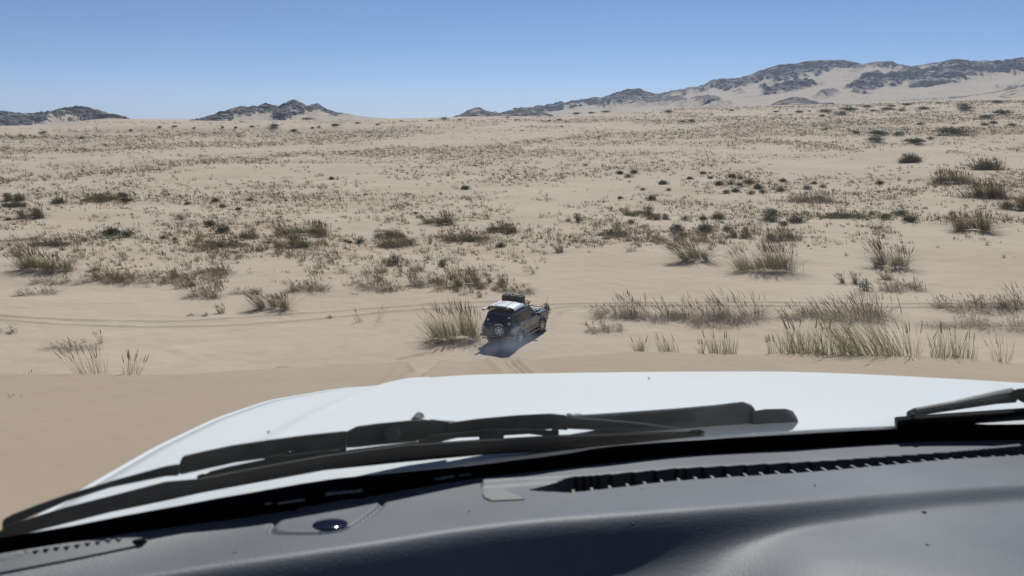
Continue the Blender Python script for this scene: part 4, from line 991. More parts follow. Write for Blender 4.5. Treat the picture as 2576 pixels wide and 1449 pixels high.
def sticker(y, z, rx, rz, txt=None):
    t = (z - 1.27) / .42; x = -2.335 + .16 * t - .012
    q = MB(); nrm = Vector((-.42, 0, .16)).normalized()
    pts = [(y + rx * math.cos(2 * math.pi * k / 20), z + rz * math.sin(2 * math.pi * k / 20)) for k in range(20)]
    vs = [(x + .16 * (p[1] - z) / .42, p[0], p[1]) for p in pts]; vs2 = [(v[0] + .01, v[1], v[2]) for v in vs]
    q.add(vs + vs2, [tuple(range(20)), tuple(range(39, 19, -1))] + [(i, (i + 1) % 20, (i + 1) % 20 + 20, i + 20) for i in range(20)])
    o = q.build('sticker', m_white, car)
    if txt:
        me = text_mesh(txt, rz * 1.5); me.materials.append(m_black); tx = link('lettering', me, o)
        tilt = math.atan2(.16, .42)
        tx.matrix_local = Matrix.Translation((x - .004, y, z)) @ Matrix(((0, -0.0, -1, 0), (-1, 0, 0, 0), (0, 1, 0, 0), (0, 0, 0, 1)))
        tx.rotation_mode = 'XYZ'
    else:
        MB().box((x - .004, y, z), (.006, rx * 1.1, rz * .55)).build('sticker_print', m_black, o, bevel=.002)
sticker(-.60, 1.30, .085, .065, '2.8'); sticker(-.55, 1.58, .07, .045); sticker(.62, 1.40, .07, .05)
# front: bull bar and grille
fb = MB(); fb.box((2.40, 0, .62), (.16, 1.7, .20))
fb.build('front_bumper', m_black, car, bevel=.03)
bb_ = MB(); bb_.tube([(2.44, -.55, .70), (2.56, -.52, 1.10), (2.50, -.40, 1.20), (2.50, .40, 1.20), (2.56, .52, 1.10), (2.44, .55, .70)], .03); bb_.tube([(2.50, -.52, .95), (2.40, -.86, .98), (2.36, -.88, .75)], .026); bb_.tube([(2.50, .52, .95), (2.40, .86, .98), (2.36, .88, .75)], .026)
bb_.tube([(2.52, -.54, .92), (2.52, .54, .92)], .025)
bb_.build('bull_bar', m_steel, car, smooth=True)
MB().box((2.16, 0, 1.17), (.10, 1.42, .07)).build('radiator_support', m_steel, car, bevel=.01)
for s in (-1, 1): MB().box((2.345, s * .70, .93), (.05, .28, .17)).build('headlight', m_lens, car, bevel=.02)
MB().box((2.35, 0, .93), (.04, 1.0, .20)).build('grille', m_black, car, bevel=.01)
an = MB(); an.tube([(2.3, -.80, 1.1), (2.33, -.82, 1.9)], .008, 6); an.build('antenna', m_black, car)
# roof rack
rk = MB()
for s in (-1, 1):
    rk.tube([(-2.25, s * .66, 1.97), (.25, s * .66, 1.97)], .020); rk.tube([(-2.25, s * .66, 1.90), (.25, s * .66, 1.90)], .016)
    for x in (-2.05, -1.3, -.6, .05): rk.box((x, s * .66, 1.875), (.05, .03, .20))
for x in [-2.25 + i * .25 for i in range(11)]: rk.tube([(x, -.66, 1.92), (x, .66, 1.92)], .014, 6)
rk.tube([(-2.25, -.66, 1.97), (-2.25, .66, 1.97)], .020); rk.tube([(.25, -.66, 1.99), (.25, .66, 1.99)], .020)
rk.build('roof_rack', m_black, car, smooth=True)
RL = Matrix.Rotation(math.pi / 2 - head, 4, 'Z')
def on_car(x, y, z): return car.matrix_basis @ Vector((x, y, z))
bpy.context.view_layer.update()
# loads on the rack: things of their own
def load(name, label, cat, x, y, z, group=None):
    e = empty(name, car.matrix_world @ Vector((x, y, z))); e.rotation_euler = car.rotation_euler.copy(); tag(e, label, cat, group); return e
hp = load('car_bonnet', 'silver car bonnet lying upside up on the roof rack, tied with orange straps', 'car panel', -1.45, -.02, 1.99)
nx_, ny_ = 26, 40; vs = []; 
for i in range(nx_):
    u = i / (nx_ - 1); x = -.68 + 1.36 * u
    for j in range(ny_):
        v = j / (ny_ - 1) * 2 - 1; wv_ = .80 - .05 * u; y = v * wv_
        z = .12 - .085 * abs(v) ** 2.6 + .02 * math.sin(u * math.pi) - .10 * max(0, abs(v) - .88) / .12
        z += .006 * (1 / (1 + math.exp(-(abs(v) - .12) * 60)) - 1 / (1 + math.exp(-(abs(v) - .58) * 60))) * (1 if .1 < u < .9 else .3) * -1
        vs.append((x, y, z))
fs = [tuple(int(t) for t in q) for q in grid_faces(nx_, ny_)]
me = bpy.data.meshes.new('panel'); me.from_pydata(vs, [], fs); me.polygons.foreach_set('use_smooth', [True] * len(me.polygons)); me.materials.append(m_alu)
pn = link('panel', me, hp); so = pn.modifiers.new('thick', 'SOLIDIFY'); so.thickness = .02
MB().box((-.62, 0, .05), (.03, 1.3, .04)).build('inner_rib', m_black, hp); MB().box((-.1, .35, .04), (1.0, .04, .05)).build('inner_rib', m_black, hp); MB().box((-.1, -.35, .04), (1.0, .04, .05)).build('inner_rib', m_black, hp)
for k, y0 in enumerate((.32, -.27)):
    e = load('tie_strap', ['orange tie-down strap across the silver bonnet, the one nearer the white tube', 'orange tie-down strap across the silver bonnet, the one nearer the front passenger side windows'][k], 'strap', -1.45, y0, 1.99, 'orange straps')
    q = MB(); last = None
    for i in range(13):
        u = i / 12; x = -.70 + 1.36 * u; z = .16 + .022 * math.sin(u * math.pi) - (.13 if i in (0, 12) else 0) - .085 * (abs(y0) / .8) ** 2.6
        sec = [(x, -.014, z), (x, .014, z), (x, .014, z + .006), (x, -.014, z + .006)]
        if last: q.hexa(last, sec)
        last = sec
    q.build('strap', m_orange, e)
    MB().box((-.70, 0, .06), (.06, .05, .12)).build('buckle', m_orange, e, bevel=.01)
for k, y0 in enumerate((.42, .0, -.42)):
    e = load('fuel_can', ['dark green fuel can on the roof rack, leftmost of the row of three', 'dark green fuel can standing in the middle of the three on the roof rack', 'dark green fuel can on the roof rack, nearest the mirror and the engine bay side'][k], 'fuel can', -.42, y0, 1.94, 'fuel cans on the roof rack')
    q = MB(); q.prism([(-.30, .0), (.17, .0), (.17, .40), (.10, .46), (-.24, .46), (-.30, .41)], -.165, .165); q.build('can_body', m_can, e, bevel=.03, seg=3)
    q = MB()
    for s in (-1, 1):
        q.prism([(-.22, .05), (.09, .05), (.09, .36), (-.22, .36)], s * .166, s * .176)
    q.prism([(-.02, .0), (0, .0), (0, .465), (-.02, .465)], -.17, .17)
    q.build('rib', m_can, e, bevel=.01)
    q = MB()
    for yy in (-.09, 0, .09): q.tube([(-.22, yy, .45), (-.18, yy, .53), (.04, yy, .53), (.08, yy, .45)], .014, 8)
    q.build('handle', mat('worn_can_metal', (.22, .25, .23), .4, .3), e, smooth=True)
    MB().lathe([(.035, .44), (.035, .50), (.02, .51)], (.12, .08, 0), 'z', 14).build('cap', m_can, e)
e = load('awning_tube', 'white tube strapped along the left side of the roof rack, its end sticking out', 'tube', -1.1, .80, 1.94)
MB().tube([(-1.38, 0, 0), (-1.36, 0, 0), (1.1, 0, 0)], .058, 16).build('tube', m_white, e, smooth=True); MB().tube([(-1.40, 0, 0), (-1.37, 0, 0)], .064, 16).build('end_cap', m_steel, e)
q = MB()
for x in (-.6, .6): q.box((x, -.07, -.0), (.04, .16, .05))
q.build('bracket', m_black, e)
e = load('lift_jack', 'long black lifting jack lying across the rear of the roof rack', 'jack', -2.22, -.05, 2.03)
q = MB(); q.box((0, 0, 0), (.045, 1.22, .03)); q.box((0, .02, .035), (.03, 1.15, .02)); q.build('bar', m_black, e, bevel=.006)
q = MB(); q.box((0, -.42, .03), (.10, .14, .09)); q.tube([(.02, -.4, .06), (.04, .15, .06)], .014); q.build('mechanism', m_steel, e, bevel=.008)
MB().tube([(0.05, .30, .05), (.05, .46, .07), (.08, .56, .06)], [.03, .045, .02], 10).build('handle_grip', m_orange, e, smooth=True)
# exhaust smoke behind the car
m_smoke = bpy.data.materials.new('exhaust_smoke'); m_smoke.use_nodes = True
n = m_smoke.node_tree.nodes; l = m_smoke.node_tree.links; n.remove(n['Principled BSDF'])
pv = n.new('ShaderNodeVolumePrincipled'); pv.inputs['Color'].default_value = (.62, .74, .92, 1)
tc = n.new('ShaderNodeTexCoord'); nz = n.new('ShaderNodeTexNoise'); nz.inputs['Scale'].default_value = 1.6; nz.inputs['Detail'].default_value = 4; l.new(tc.outputs['Object'], nz.inputs['Vector'])
gr = n.new('ShaderNodeTexGradient'); gr.gradient_type = 'SPHERICAL'
l.new(tc.outputs['Object'], gr.inputs['Vector'])
m1 = n.new('ShaderNodeMapRange'); m1.inputs['From Min'].default_value = .42; m1.inputs['From Max'].default_value = .75; m1.inputs['To Max'].default_value = .9; l.new(nz.outputs['Fac'], m1.inputs['Value'])
m2 = n.new('ShaderNodeMath'); m2.operation = 'MULTIPLY'; l.new(m1.outputs[0], m2.inputs[0]); l.new(gr.outputs['Fac'], m2.inputs[1]); l.new(m2.outputs[0], pv.inputs['Density'])
l.new(pv.outputs[0], n['Material Output'].inputs['Volume'])
bm = bmesh.new(); bmesh.ops.create_icosphere(bm, subdivisions=3, radius=1.0); me = bpy.data.meshes.new('exhaust_smoke'); bm.to_mesh(me); bm.free(); me.materials.append(m_smoke)
sm_ = link('exhaust_smoke', me); pc = car.matrix_world @ Vector((-3.1, -.7, .5)); sm_.location = pc; sm_.scale = (2.1, 1.9, 1.1); tag(sm_, 'thin bluish exhaust smoke drifting over the shadow behind the dark car', 'smoke', kind='stuff')

# ------------------------------------------------------------------ the white car the picture is taken from (frame: x right, y forward, z up, pitched with the slope)
ROOT = Vector((.45, -.75, -1.75))
own = empty('white_car'); CM = Matrix.Translation((0, 0, CAMZ)) @ Matrix.Rotation(-PITCH, 4, 'X')
own.matrix_world = CM @ Matrix.Translation(ROOT)
tag(own, 'white off-road car seen from inside: white bonnet, black wipers and grey dashboard', 'car')
def loc(p): return (p[0] - ROOT[0], p[1] - ROOT[1], p[2] - ROOT[2])
def bcurve(x): return .74 - .68 * (x - .45) ** 2
def gl(px, py, s=0.0):
    """point on the windscreen surface (standing s metres in front of it) that is seen at a pixel"""
    rx = (px - 1288) / F; rz = -(py - 724.5) / F
    # D = .74 - .68 (rx D - .45)^2 - .84 (rz D + .125) + s
    A = .68 * rx * rx; B = 1 - .68 * .9 * rx + .84 * rz; Cc = -(.74 - .68 * .2025 - .84 * .125 + s)
    D = -Cc / B if A < 1e-9 else (-B + math.sqrt(max(B * B - 4 * A * Cc, 0))) / (2 * A)
    return (rx * D, D, rz * D)
def gsurf(x, z, s=0.0): return (x, bcurve(x) - .84 * (z + .125) + s, z)
m_wpaint = mat('white_car_paint', (.475, .51, .54), .60, 0, .30, coat=.08, noise=(1.6, (.51, .535, .55)), bump=(3.2, .25, .002))
m_wpaint.node_tree.nodes['Principled BSDF'].inputs['Coat Roughness'].default_value = .35
m_in = mat('dash_vinyl', (.088, .098, .118), .56, 0, .42, bump=(600, .35, .0005), noise=(7, (.130, .143, .165)))
m_frit_shade = mat('frit_and_shade_black', (.004, .004, .006), .35, 0, .3)  # black of the glass border, reused as painted shade inside the demister slot
m_wip = mat('wiper_metal', (.022, .026, .028), .32, .0, .6, noise=(45, (.045, .05, .05)))
m_rub = mat('wiper_rubber', (.008, .008, .010), .5)
m_sil = mat('sensor_ring', (.55, .56, .60), .2, 1.0)
m_sensor = mat('sensor_dome', (.010, .014, .035), .12)
m_tip = mat('pale_plastic', (.17, .175, .18), .5)
m_head = mat('headliner', (.18, .17, .16), .9)

# vinyl grain for the dashboard: fine creases
n = m_in.node_tree.nodes; l = m_in.node_tree.links
vo = n.new('ShaderNodeTexVoronoi'); vo.inputs['Scale'].default_value = 450; vo.feature = 'DISTANCE_TO_EDGE'
mp = n.new('ShaderNodeMapping'); mp.inputs['Scale'].default_value = (1, .45, 1); mp.inputs['Rotation'].default_value = (0, 0, R(15)); tc = [x for x in n if x.type == 'TEX_COORD'][0]
l.new(tc.outputs['Object'], mp.inputs['Vector']); l.new(mp.outputs[0], vo.inputs['Vector'])
bp2 = n.new('ShaderNodeBump'); bp2.inputs['Strength'].default_value = .3; bp2.inputs['Distance'].default_value = .0005
l.new(vo.outputs['Distance'], bp2.inputs['Height'])
ob_ = [x for x in n if x.type == 'BUMP' and x != bp2][0]; l.new(ob_.outputs[0], bp2.inputs['Normal']); l.new(bp2.outputs[0], n['Principled BSDF'].inputs['Normal'])

def np_part(name, V, Fc, m, parent, smooth=True):
    V = np.asarray(V, float).reshape(-1, 3) - np.array(ROOT)
    return link(name, mesh_np(name, V, Fc, m, smooth=smooth), parent)

# bonnet
nu, nv = 150, 110
u = np.linspace(0, 1, nu)
def hood_edge(D): return -.34 + .06 * D
def hood_z(x, D):
    z = -.120 - .075 * np.clip(D - .8, 0, None) ** 2 - .015 * np.clip(.8 - D, 0, None) ** 2 - .022 * (x - .45) ** 2
    z = z - 1.6 * np.clip(D - 1.55, 0, None) ** 2
    z = z + np.interp(D, [.4, .5, .6, .68, .8, .95, 1.1, 1.3, 1.5], [-.026, -.016, -.0068, 0, .005, .004, -.004, -.0115, -.022]) * np.clip((np.abs(x - .45) - .5) / .25, 0, 1) ** 2
    z = z - .12 * np.clip(x - .45, 0, None) ** 2 * np.clip((D - .9) / .4, 0, 1.6)
    xc = .45 - (.69 - .05 * D); k = 1 / (1 + np.exp(-(.69 - .05 * D - np.abs(x - .45)) / .006))
    return z - .0035 + .0045 * k + .005 * np.exp(-((np.abs(x - .45) - (.69 - .05 * D)) / .006) ** 2)
V = np.zeros((nv, nu, 3))
for i, vv in enumerate(np.linspace(0, 1, nv)):
    D0 = .52 + 1.28 * vv
    half = .45 - hood_edge(D0); x = .45 + half * (2 * u - 1)
    Dr_ = bcurve(x) + .010; D = Dr_ + (1.80 - Dr_) * vv ** 1.3
    half = .45 - hood_edge(D); x = .45 + half * (2 * u - 1)
    z = hood_z(x, D) - .009 * np.exp(-(D - Dr_) / .03)
    tl = np.clip((half - np.abs(x - .45)) / .008, 0, 1); z = z - .0004 * (1 - tl) ** 2
    V[i] = np.stack([x, D, z], -1)
bon = np_part('bonnet', V, grid_faces(nv, nu), m_wpaint, own)
so = bon.modifiers.new('thick', 'SOLIDIFY'); so.thickness = .004; so.offset = -1
# wings (front fenders) outside the bonnet gap
for s in (-1, 1):
    prof = [(0, -.0003), (.002, .0008), (.005, .0008), (.010, -.003), (.02, -.012), (.03, -.022), (.05, -.044), (.08, -.078), (.11, -.115), (.13, -.165), (.14, -.24), (.143, -.42), (.143, -.60)]
    Ds = np.linspace(.36, 1.86, 60); V = np.zeros((len(Ds), len(prof), 3))
    for i, D in enumerate(Ds):
        xe = hood_edge(D); ze = float(hood_z(np.array(xe), D))
        for j, (dx, dz) in enumerate(prof):
            x = xe - dx; V[i, j] = (x if s < 0 else .9 - x, D, ze + dz)
    fe = np_part('front_wing', V, grid_faces(len(Ds), len(prof)), m_wpaint, own)
    so = fe.modifiers.new('thick', 'SOLIDIFY'); so.thickness = .003; so.offset = 1 if s < 0 else -1
# nose, body sides with arches, wheels
wb = MB(); yz = [(-2.9, -1.25), (-2.95, -.9), (-2.9, -.60), (1.80, -.60), (1.93, -.75), (1.93, -1.2), (1.66, -1.28)]
yz += [(1.12 + .50 * math.cos(R(a)), -1.36 + .50 * math.sin(R(a))) for a in np.linspace(12, 168, 12)] + [(.5, -1.32), (-1.3, -1.32)] + [(-1.85 + .48 * math.cos(R(a)), -1.36 + .48 * math.sin(R(a))) for a in np.linspace(12, 168, 12)]
wb.prism([(p[0] - ROOT[1], p[1] - ROOT[2]) for p in yz], -.93, .93, 'x'); wb.build('lower_body', m_wpaint, own, bevel=.03)
nb = MB(); nb.box(loc((.45, 1.84, -.42)), (1.30, .10, .36)); nb.build('grille', m_black, own, bevel=.02)
nb = MB(); nb.box(loc((.45, 1.98, -1.05)), (1.8, .22, .24)); nb.build('front_bumper', m_black, own, bevel=.04)
for s in (-1, 1):
    MB().box(loc((.45 + s * .70, 1.84, -.42)), (.28, .11, .20)).build('headlight', m_lens, own, bevel=.02)
    for yy in (1.12, -1.85):
        wk = wheel(own, loc((.45 + s * .80, yy, -1.35)), -s, .40, .27); wk.rotation_euler = (0, 0, R(90))
# doors below the windows, pillars, roof, rear
for s in (-1, 1):
    xs = .45 + s * .90
    MB().box(loc((.45 + s * .88, -.66, -.40)), (.05, 2.0, .42)).build('door', m_wpaint, own, bevel=.01)
    MB().box(loc((.45 + s * .88, -2.3, -.40)), (.05, 1.24, .42)).build('rear_side_panel', m_wpaint, own, bevel=.01)
    MB().tube([loc((.45 + s * .86, .36, -.16)), loc((.45 + s * .80, .14, .14)), loc((.45 + s * .70, -.12, .57))], .036, 10).build('front_pillar', m_head, own, smooth=True)
    MB().tube([loc((.45 + s * .87, -.80, -.22)), loc((.45 + s * .72, -.80, .58))], .04, 10).build('side_pillar', m_head, own, smooth=True)
    MB().tube([loc((.45 + s * .87, -2.86, -.22)), loc((.45 + s * .72, -2.7, .58))], .07, 10).build('rear_pillar', m_wpaint, own, smooth=True)
MB().box(loc((.45, -2.9, -.40)), (1.74, .05, .42)).build('tailgate', m_wpaint, own, bevel=.01)
V = np.zeros((2, 25, 3))
xr = np.linspace(-.29, 1.19, 25)
for j, x in enumerate(xr): V[0, j] = (x, bcurve(.45 + (x - .45) * .8) - .84 * (.575 + .125) - .01, .58 - .04 * ((x - .45) / .74) ** 2); V[1, j] = (x, -2.85, .58 - .04 * ((x - .45) / .74) ** 2)
ro = np_part('roof', V, grid_faces(2, 25), m_wpaint, own); so = ro.modifiers.new('thick', 'SOLIDIFY'); so.thickness = .035; so.offset = 0
V = V.copy(); V[:, :, 2] -= .03; np_part('headliner', V, grid_faces(2, 25), m_head, own)
MB().box(loc((.45, -1.35, -1.05)), (1.7, 3.0, .05)).build('cabin_floor', m_head, own)
for s in (-1, 1):
    q = MB(); q.box(loc((.45 + s * .38, -.75, -.62)), (.5, .5, .16)); q.box(loc((.45 + s * .38, -1.03, -.28)), (.5, .14, .62), Matrix.Rotation(R(-14), 3, 'X')); q.box(loc((.45 + s * .38, -1.14, .14)), (.26, .10, .18)); q.box(loc((.45 + s * .38, -.75, -.85)), (.4, .4, .32))
    q.build('front_seat', mat('seat_cloth', (.12, .12, .13), .9), own, bevel=.04, seg=3)
# cowl under the wipers
V = np.zeros((2, 60, 3)); xs_ = np.linspace(-.30, 1.20, 60)
for j, x in enumerate(xs_): V[0, j] = (x, bcurve(x) - .04, -.19); V[1, j] = (x, bcurve(x) + .07, -.148)
np_part('scuttle', V, grid_faces(2, 60), m_black, own)

# windscreen: one curved pane that lets light straight through and reflects a little
m_ws = bpy.data.materials.new('windscreen_glass'); m_ws.use_nodes = True
n = m_ws.node_tree.nodes; l = m_ws.node_tree.links; n.remove(n['Principled BSDF'])
tb = n.new('ShaderNodeBsdfTransparent'); tb.inputs['Color'].default_value = (.93, .96, .95, 1)
gb = n.new('ShaderNodeBsdfGlossy'); gb.inputs['Roughness'].default_value = .02
lw = n.new('ShaderNodeFresnel'); lw.inputs['IOR'].default_value = 1.25
mi = n.new('ShaderNodeMixShader'); l.new(lw.outputs[0], mi.inputs[0]); l.new(tb.outputs[0], mi.inputs[1]); l.new(gb.outputs[0], mi.inputs[2]); tl_ = n.new('ShaderNodeBsdfTranslucent'); tl_.inputs['Color'].default_value = (.8, .78, .74, 1)
tcg = n.new('ShaderNodeTexCoord'); ng = n.new('ShaderNodeTexNoise'); ng.inputs['Scale'].default_value = 6; ng.inputs['Detail'].default_value = 8; l.new(tcg.outputs['Object'], ng.inputs['Vector'])
rg_ = n.new('ShaderNodeMapRange'); rg_.inputs['From Min'].default_value = .3; rg_.inputs['From Max'].default_value = .8; rg_.inputs['To Min'].default_value = .002; rg_.inputs['To Max'].default_value = .016; l.new(ng.outputs['Fac'], rg_.inputs['Value'])
mi2 = n.new('ShaderNodeMixShader'); l.new(rg_.outputs[0], mi2.inputs[0]); l.new(mi.outputs[0], mi2.inputs[1]); l.new(tl_.outputs[0], mi2.inputs[2]); l.new(mi2.outputs[0], n['Material Output'].inputs['Surface'])
V = np.zeros((24, 60, 3))
for i, z in enumerate(np.linspace(-.205, .565, 24)):
    sq = 1 - .12 * max(0, (z + .1)) / .66
    for j, x in enumerate(np.linspace(-.33, 1.23, 60)):
        xx = .45 + (x - .45) * sq; V[i, j] = gsurf(xx, z)
wsn = np_part('windscreen', V, grid_faces(24, 60), m_ws, own)
V = np.zeros((2, 80, 3))
FT = [(-300, 1400), (0, 1352), (120, 1335), (278, 1303), (417, 1278), (508, 1260), (654, 1235), (818, 1206), (1014, 1188), (1210, 1169), (1406, 1145), (1518, 1124), (1776, 1106), (2020, 1092), (2255, 1079), (2420, 1069), (2576, 1067), (3000, 1062), (3600, 1065)]
ftp = np.array([gl(a, b_, -.003) for a, b_ in FT])
for j, x in enumerate(np.linspace(-.33, 1.23, 80)): V[0, j] = gsurf(x, -.205, -.003); V[1, j] = gsurf(x, float(np.interp(x, ftp[:, 0], ftp[:, 2])), -.003)
np_part('black_border', V, grid_faces(2, 80), m_frit_shade, wsn)
q = MB()
for (xa, ya, xb, yb, hh) in ((665, 1269, 685, 1266, 5), (697, 1267, 768, 1257, 7), (817, 1244, 912, 1234, 9), (1091, 1206, 1145, 1198, 7), (1155, 1197, 1186, 1193, 6)):
    k = max(3, int((xb - xa) / 6.5))
    for i in range(k):
        t = (i + .5) / k; px = xa + (xb - xa) * t; py = ya + (yb - ya) * t; wd = (xb - xa) / k * rng.uniform(.3, .47); h2 = hh * rng.uniform(.38, .52); dy = rng.uniform(-.8, .8)
        a = [gl(px + sx_ * wd, py + sy_ * h2 + dy, -.0045) for sx_, sy_ in ((-1, -1), (1, -1), (1, 1), (-1, 1))]; b2_ = [gl(px + sx_ * wd, py + sy_ * h2 + dy, -.0035) for sx_, sy_ in ((-1, -1), (1, -1), (1, 1), (-1, 1))]
        q.hexa([loc(p) for p in a], [loc(p) for p in b2_])
q.build('pale_strokes', mat('pale_marks', (.42, .48, .46), .6), wsn)  # rows of short pale strokes over the black border

# dried insect and dirt marks stuck on the outside of the glass
q = MB()
for (px, py, r_) in ((455, 548, 5), (1632, 952, 2.4), (675, 1087, 2.2), (820, 470, 2)):
    c_ = Vector(loc(gl(px, py, .003))); rr2 = r_ / F * .62
    q.tube([c_ + Vector((0, -.0006, 0)), c_ + Vector((rr2 * .3, .0006, rr2 * .2))], rr2, 7)
q.build('insect_marks', mat('dry_dirt', (.24, .20, .17), .9), wsn)
# wipers
def band(mb, pts, s0, s1):
    vs = []; k = len(pts)
    for (px, yt, yb) in pts: vs += [loc(gl(px, yt, s0)), loc(gl(px, yb, s0)), loc(gl(px, yb, s1)), loc(gl(px, yt, s1))]
    fs = [(0, 1, 2, 3), (4 * k - 1, 4 * k - 2, 4 * k - 3, 4 * k - 4)]
    for i in range(k - 1):
        for j in range(4): fs.append((4 * i + j, 4 * i + (j + 1) % 4, 4 * i + 4 + (j + 1) % 4, 4 * i + 4 + j))
    return mb.add(vs, fs)
wa = empty('wiper', (0, 0, 0)); wa.parent = own
q = MB(); band(q, [(-60, 1362, 1395), (0, 1335, 1372), (28, 1318, 1352), (167, 1275, 1317), (278, 1247, 1289), (417, 1211, 1260), (508, 1203, 1240), (654, 1175, 1213), (818, 1146, 1183), (1014, 1120, 1163), (1210, 1108, 1145), (1406, 1097, 1132), (1518, 1094, 1122), (1700, 1090, 1115), (1772, 1092, 1112)], .010, .020); q.build('rubber', m_rub, wa, bevel=.001)
q = MB(); band(q, [(505, 1200, 1212), (654, 1172, 1186), (818, 1144, 1156), (1014, 1118, 1130), (1210, 1105, 1116), (1406, 1094, 1104), (1518, 1090, 1101), (1774, 1084, 1098)], .020, .030); q.build('blade_spine', m_wip, wa, bevel=.001)
q = MB()
band(q, [(5, 1308, 1345), (28, 1295, 1322), (100, 1267, 1291), (167, 1244, 1262), (278, 1210, 1227), (417, 1172, 1199), (452, 1166, 1197)], .024, .032)
band(q, [(450, 1170, 1194), (459, 1147, 1194), (520, 1133, 1180), (587, 1119, 1165), (680, 1105, 1152), (770, 1093, 1141), (830, 1087, 1134), (873, 1083, 1128)], 0.030, 0.046)
band(q, [(868, 1087, 1128), (898, 1072, 1126), (953, 1064, 1120), (1041, 1056, 1112), (1090, 1055, 1102), (1136, 1061, 1096)], 0.032, 0.052)
band(q, [(1125, 1063, 1098), (1200, 1053, 1092), (1300, 1044, 1086), (1384, 1040, 1080), (1424, 1044, 1082), (1428, 1050, 1084)], 0.030, 0.048)
q.build('blade_bridge', m_wip, wa, bevel=.002)
q = MB()
for pts in ([(508, 1197, 1217), (530, 1185, 1205), (580, 1172, 1188), (690, 1150, 1172), (800, 1134, 1150), (868, 1130, 1148)], [(665, 1148, 1176), (722, 1140, 1172)], [(1062, 1108, 1124), (1090, 1094, 1116), (1150, 1088, 1102), (1235, 1080, 1098), (1330, 1078, 1092), (1400, 1083, 1100)], [(1205, 1080, 1108), (1268, 1078, 1104)], [(495, 1195, 1222), (518, 1190, 1218)], [(852, 1126, 1152), (872, 1124, 1150)], [(1052, 1108, 1134), (1072, 1104, 1130)], [(1386, 1080, 1104), (1406, 1078, 1102)], [(872, 1132, 1150), (960, 1121, 1134), (1056, 1110, 1122)]):
    band(q, pts, .022, .030)
q.build('blade_lever', m_wip, wa, bevel=.0012)
q = MB(); p_ = Vector(loc(gl(1050, 1056, .054))); q.tube([p_ + Vector((0, -.012, 0)), p_ + Vector((0, .012, 0))], .0040, 14); p2 = Vector(loc(gl(988, 1088, .032))); q.tube([p2 + Vector((0, -.006, 0)), p2 + Vector((0, .004, 0))], .0055, 14)
p3 = Vector(loc(gl(1100, 1063, .042))); q.tube([p_, p3, Vector(loc(gl(1150, 1066, .042)))], .002, 8); q.build('pivot_clip', m_wip, wa, bevel=.002)
q = MB(); band(q, [(1400, 1046, 1078), (1500, 1041, 1082), (1600, 1034, 1084), (1700, 1027, 1085), (1800, 1018, 1087), (1868, 1010, 1094), (1890, 1018, 1096), (1903, 1030, 1098)], 0.034, 0.062)
q.build('arm', mat('arm_paint', (.028, .034, .036), .30, 0, .6, noise=(40, (.065, .073, .072))), wa, bevel=.005, seg=3)
q = MB(); band(q, [(1893, 1034, 1106), (1925, 1029, 1106), (1975, 1028, 1106), (1995, 1034, 1106), (2006, 1052, 1106), (2014, 1080, 1106), (2018, 1100, 1106)], 0.030, 0.070)
q.build('pivot_cap', m_wip, wa, bevel=.007, seg=3)
q = MB(); q.tube([loc(gl(x_, y_, .036)) for x_, y_ in ((1428, 1049), (1500, 1053), (1600, 1062), (1700, 1075), (1755, 1088))], .0022, 8); q.tube([loc(gl(1428, 1049, .038)), loc(gl(1462, 1050, .038))], .003, 8); q.build('hose', mat('hose_grey', (.12, .14, .14), .35), wa, smooth=True)
q = MB(); band(q, [(1735, 1082, 1108), (1760, 1080, 1108), (1775, 1086, 1104)], 0.016, 0.036); q.build('end_clip', m_rub, wa, bevel=.002)
wc = empty('wiper', (0, 0, 0)); wc.parent = own
def band3(mb, pts, s0, s1): return band(mb, pts, s0, s1)
q = MB(); band(q, [(2256, 1054, 1080), (2300, 1050, 1078), (2450, 1040, 1066), (2576, 1032, 1057), (2900, 1010, 1036), (3300, 1000, 1024), (3800, 1010, 1030)], .002, .012); q.build('rubber', m_rub, wc, bevel=.001)
q = MB(); band(q, [(2250, 1049, 1062), (2300, 1045, 1056), (2576, 1026, 1038), (2900, 1004, 1016), (3800, 1000, 1012)], .010, .022); q.build('blade_spine', m_wip, wc, bevel=.001)
q = MB(); q.tube([loc(gl(x_, y_, .026)) for x_, y_ in ((2292, 1056), (2294, 1043), (2304, 1036), (2400, 1020), (2500, 1001), (2550, 994))], [.005, .005, .004, .0045, .006, .007], 10)
band(q, [(2545, 984, 1000), (2560, 978, 1006), (2576, 976, 1014), (2700, 968, 1008), (3000, 960, 1000), (3300, 958, 1000)], .018, .034); q.build('arm', m_wip, wc, bevel=.002)
q = MB(); band(q, [(2288, 1040, 1070), (2304, 1038, 1069)], .004, .030); q.build('end_clip', m_rub, wc, bevel=.002)

# dashboard as a height field under the windscreen
ROW0 = [(-500, 1500), (-150, 1417), (0, 1390), (379, 1332), (653, 1297), (900, 1254), (1170, 1206), (1504, 1168), (1698, 1147), (1988, 1131), (2322, 1110), (2576, 1106), (2900, 1104), (3400, 1110), (4200, 1140)]
r0 = np.array([gl(px, py, -.012) for px, py in ROW0])
RDG = [(-.42, .20), (-.36, .26), (-.27, .345), (-.1837, .4047), (-.0904, .448), (-.0095, .4923), (.0792, .513), (.198, .5424), (.2846, .5687), (.3754, .5893), (.6, .61), (.9, .58), (1.3, .4)]
SLOT_T = [(1212, 1224), (1330, 1212), (1406, 1206), (1698, 1180), (2027, 1159), (2420, 1137), (2576, 1126), (2900, 1112), (3400, 1105), (4000, 1115)]   # lip
SLOT_B = [(1250, 1256), (1320, 1254), (1386, 1247), (1698, 1211), (2027, 1187), (2380, 1158), (2576, 1149), (2900, 1136), (3400, 1130), (4000, 1142)]
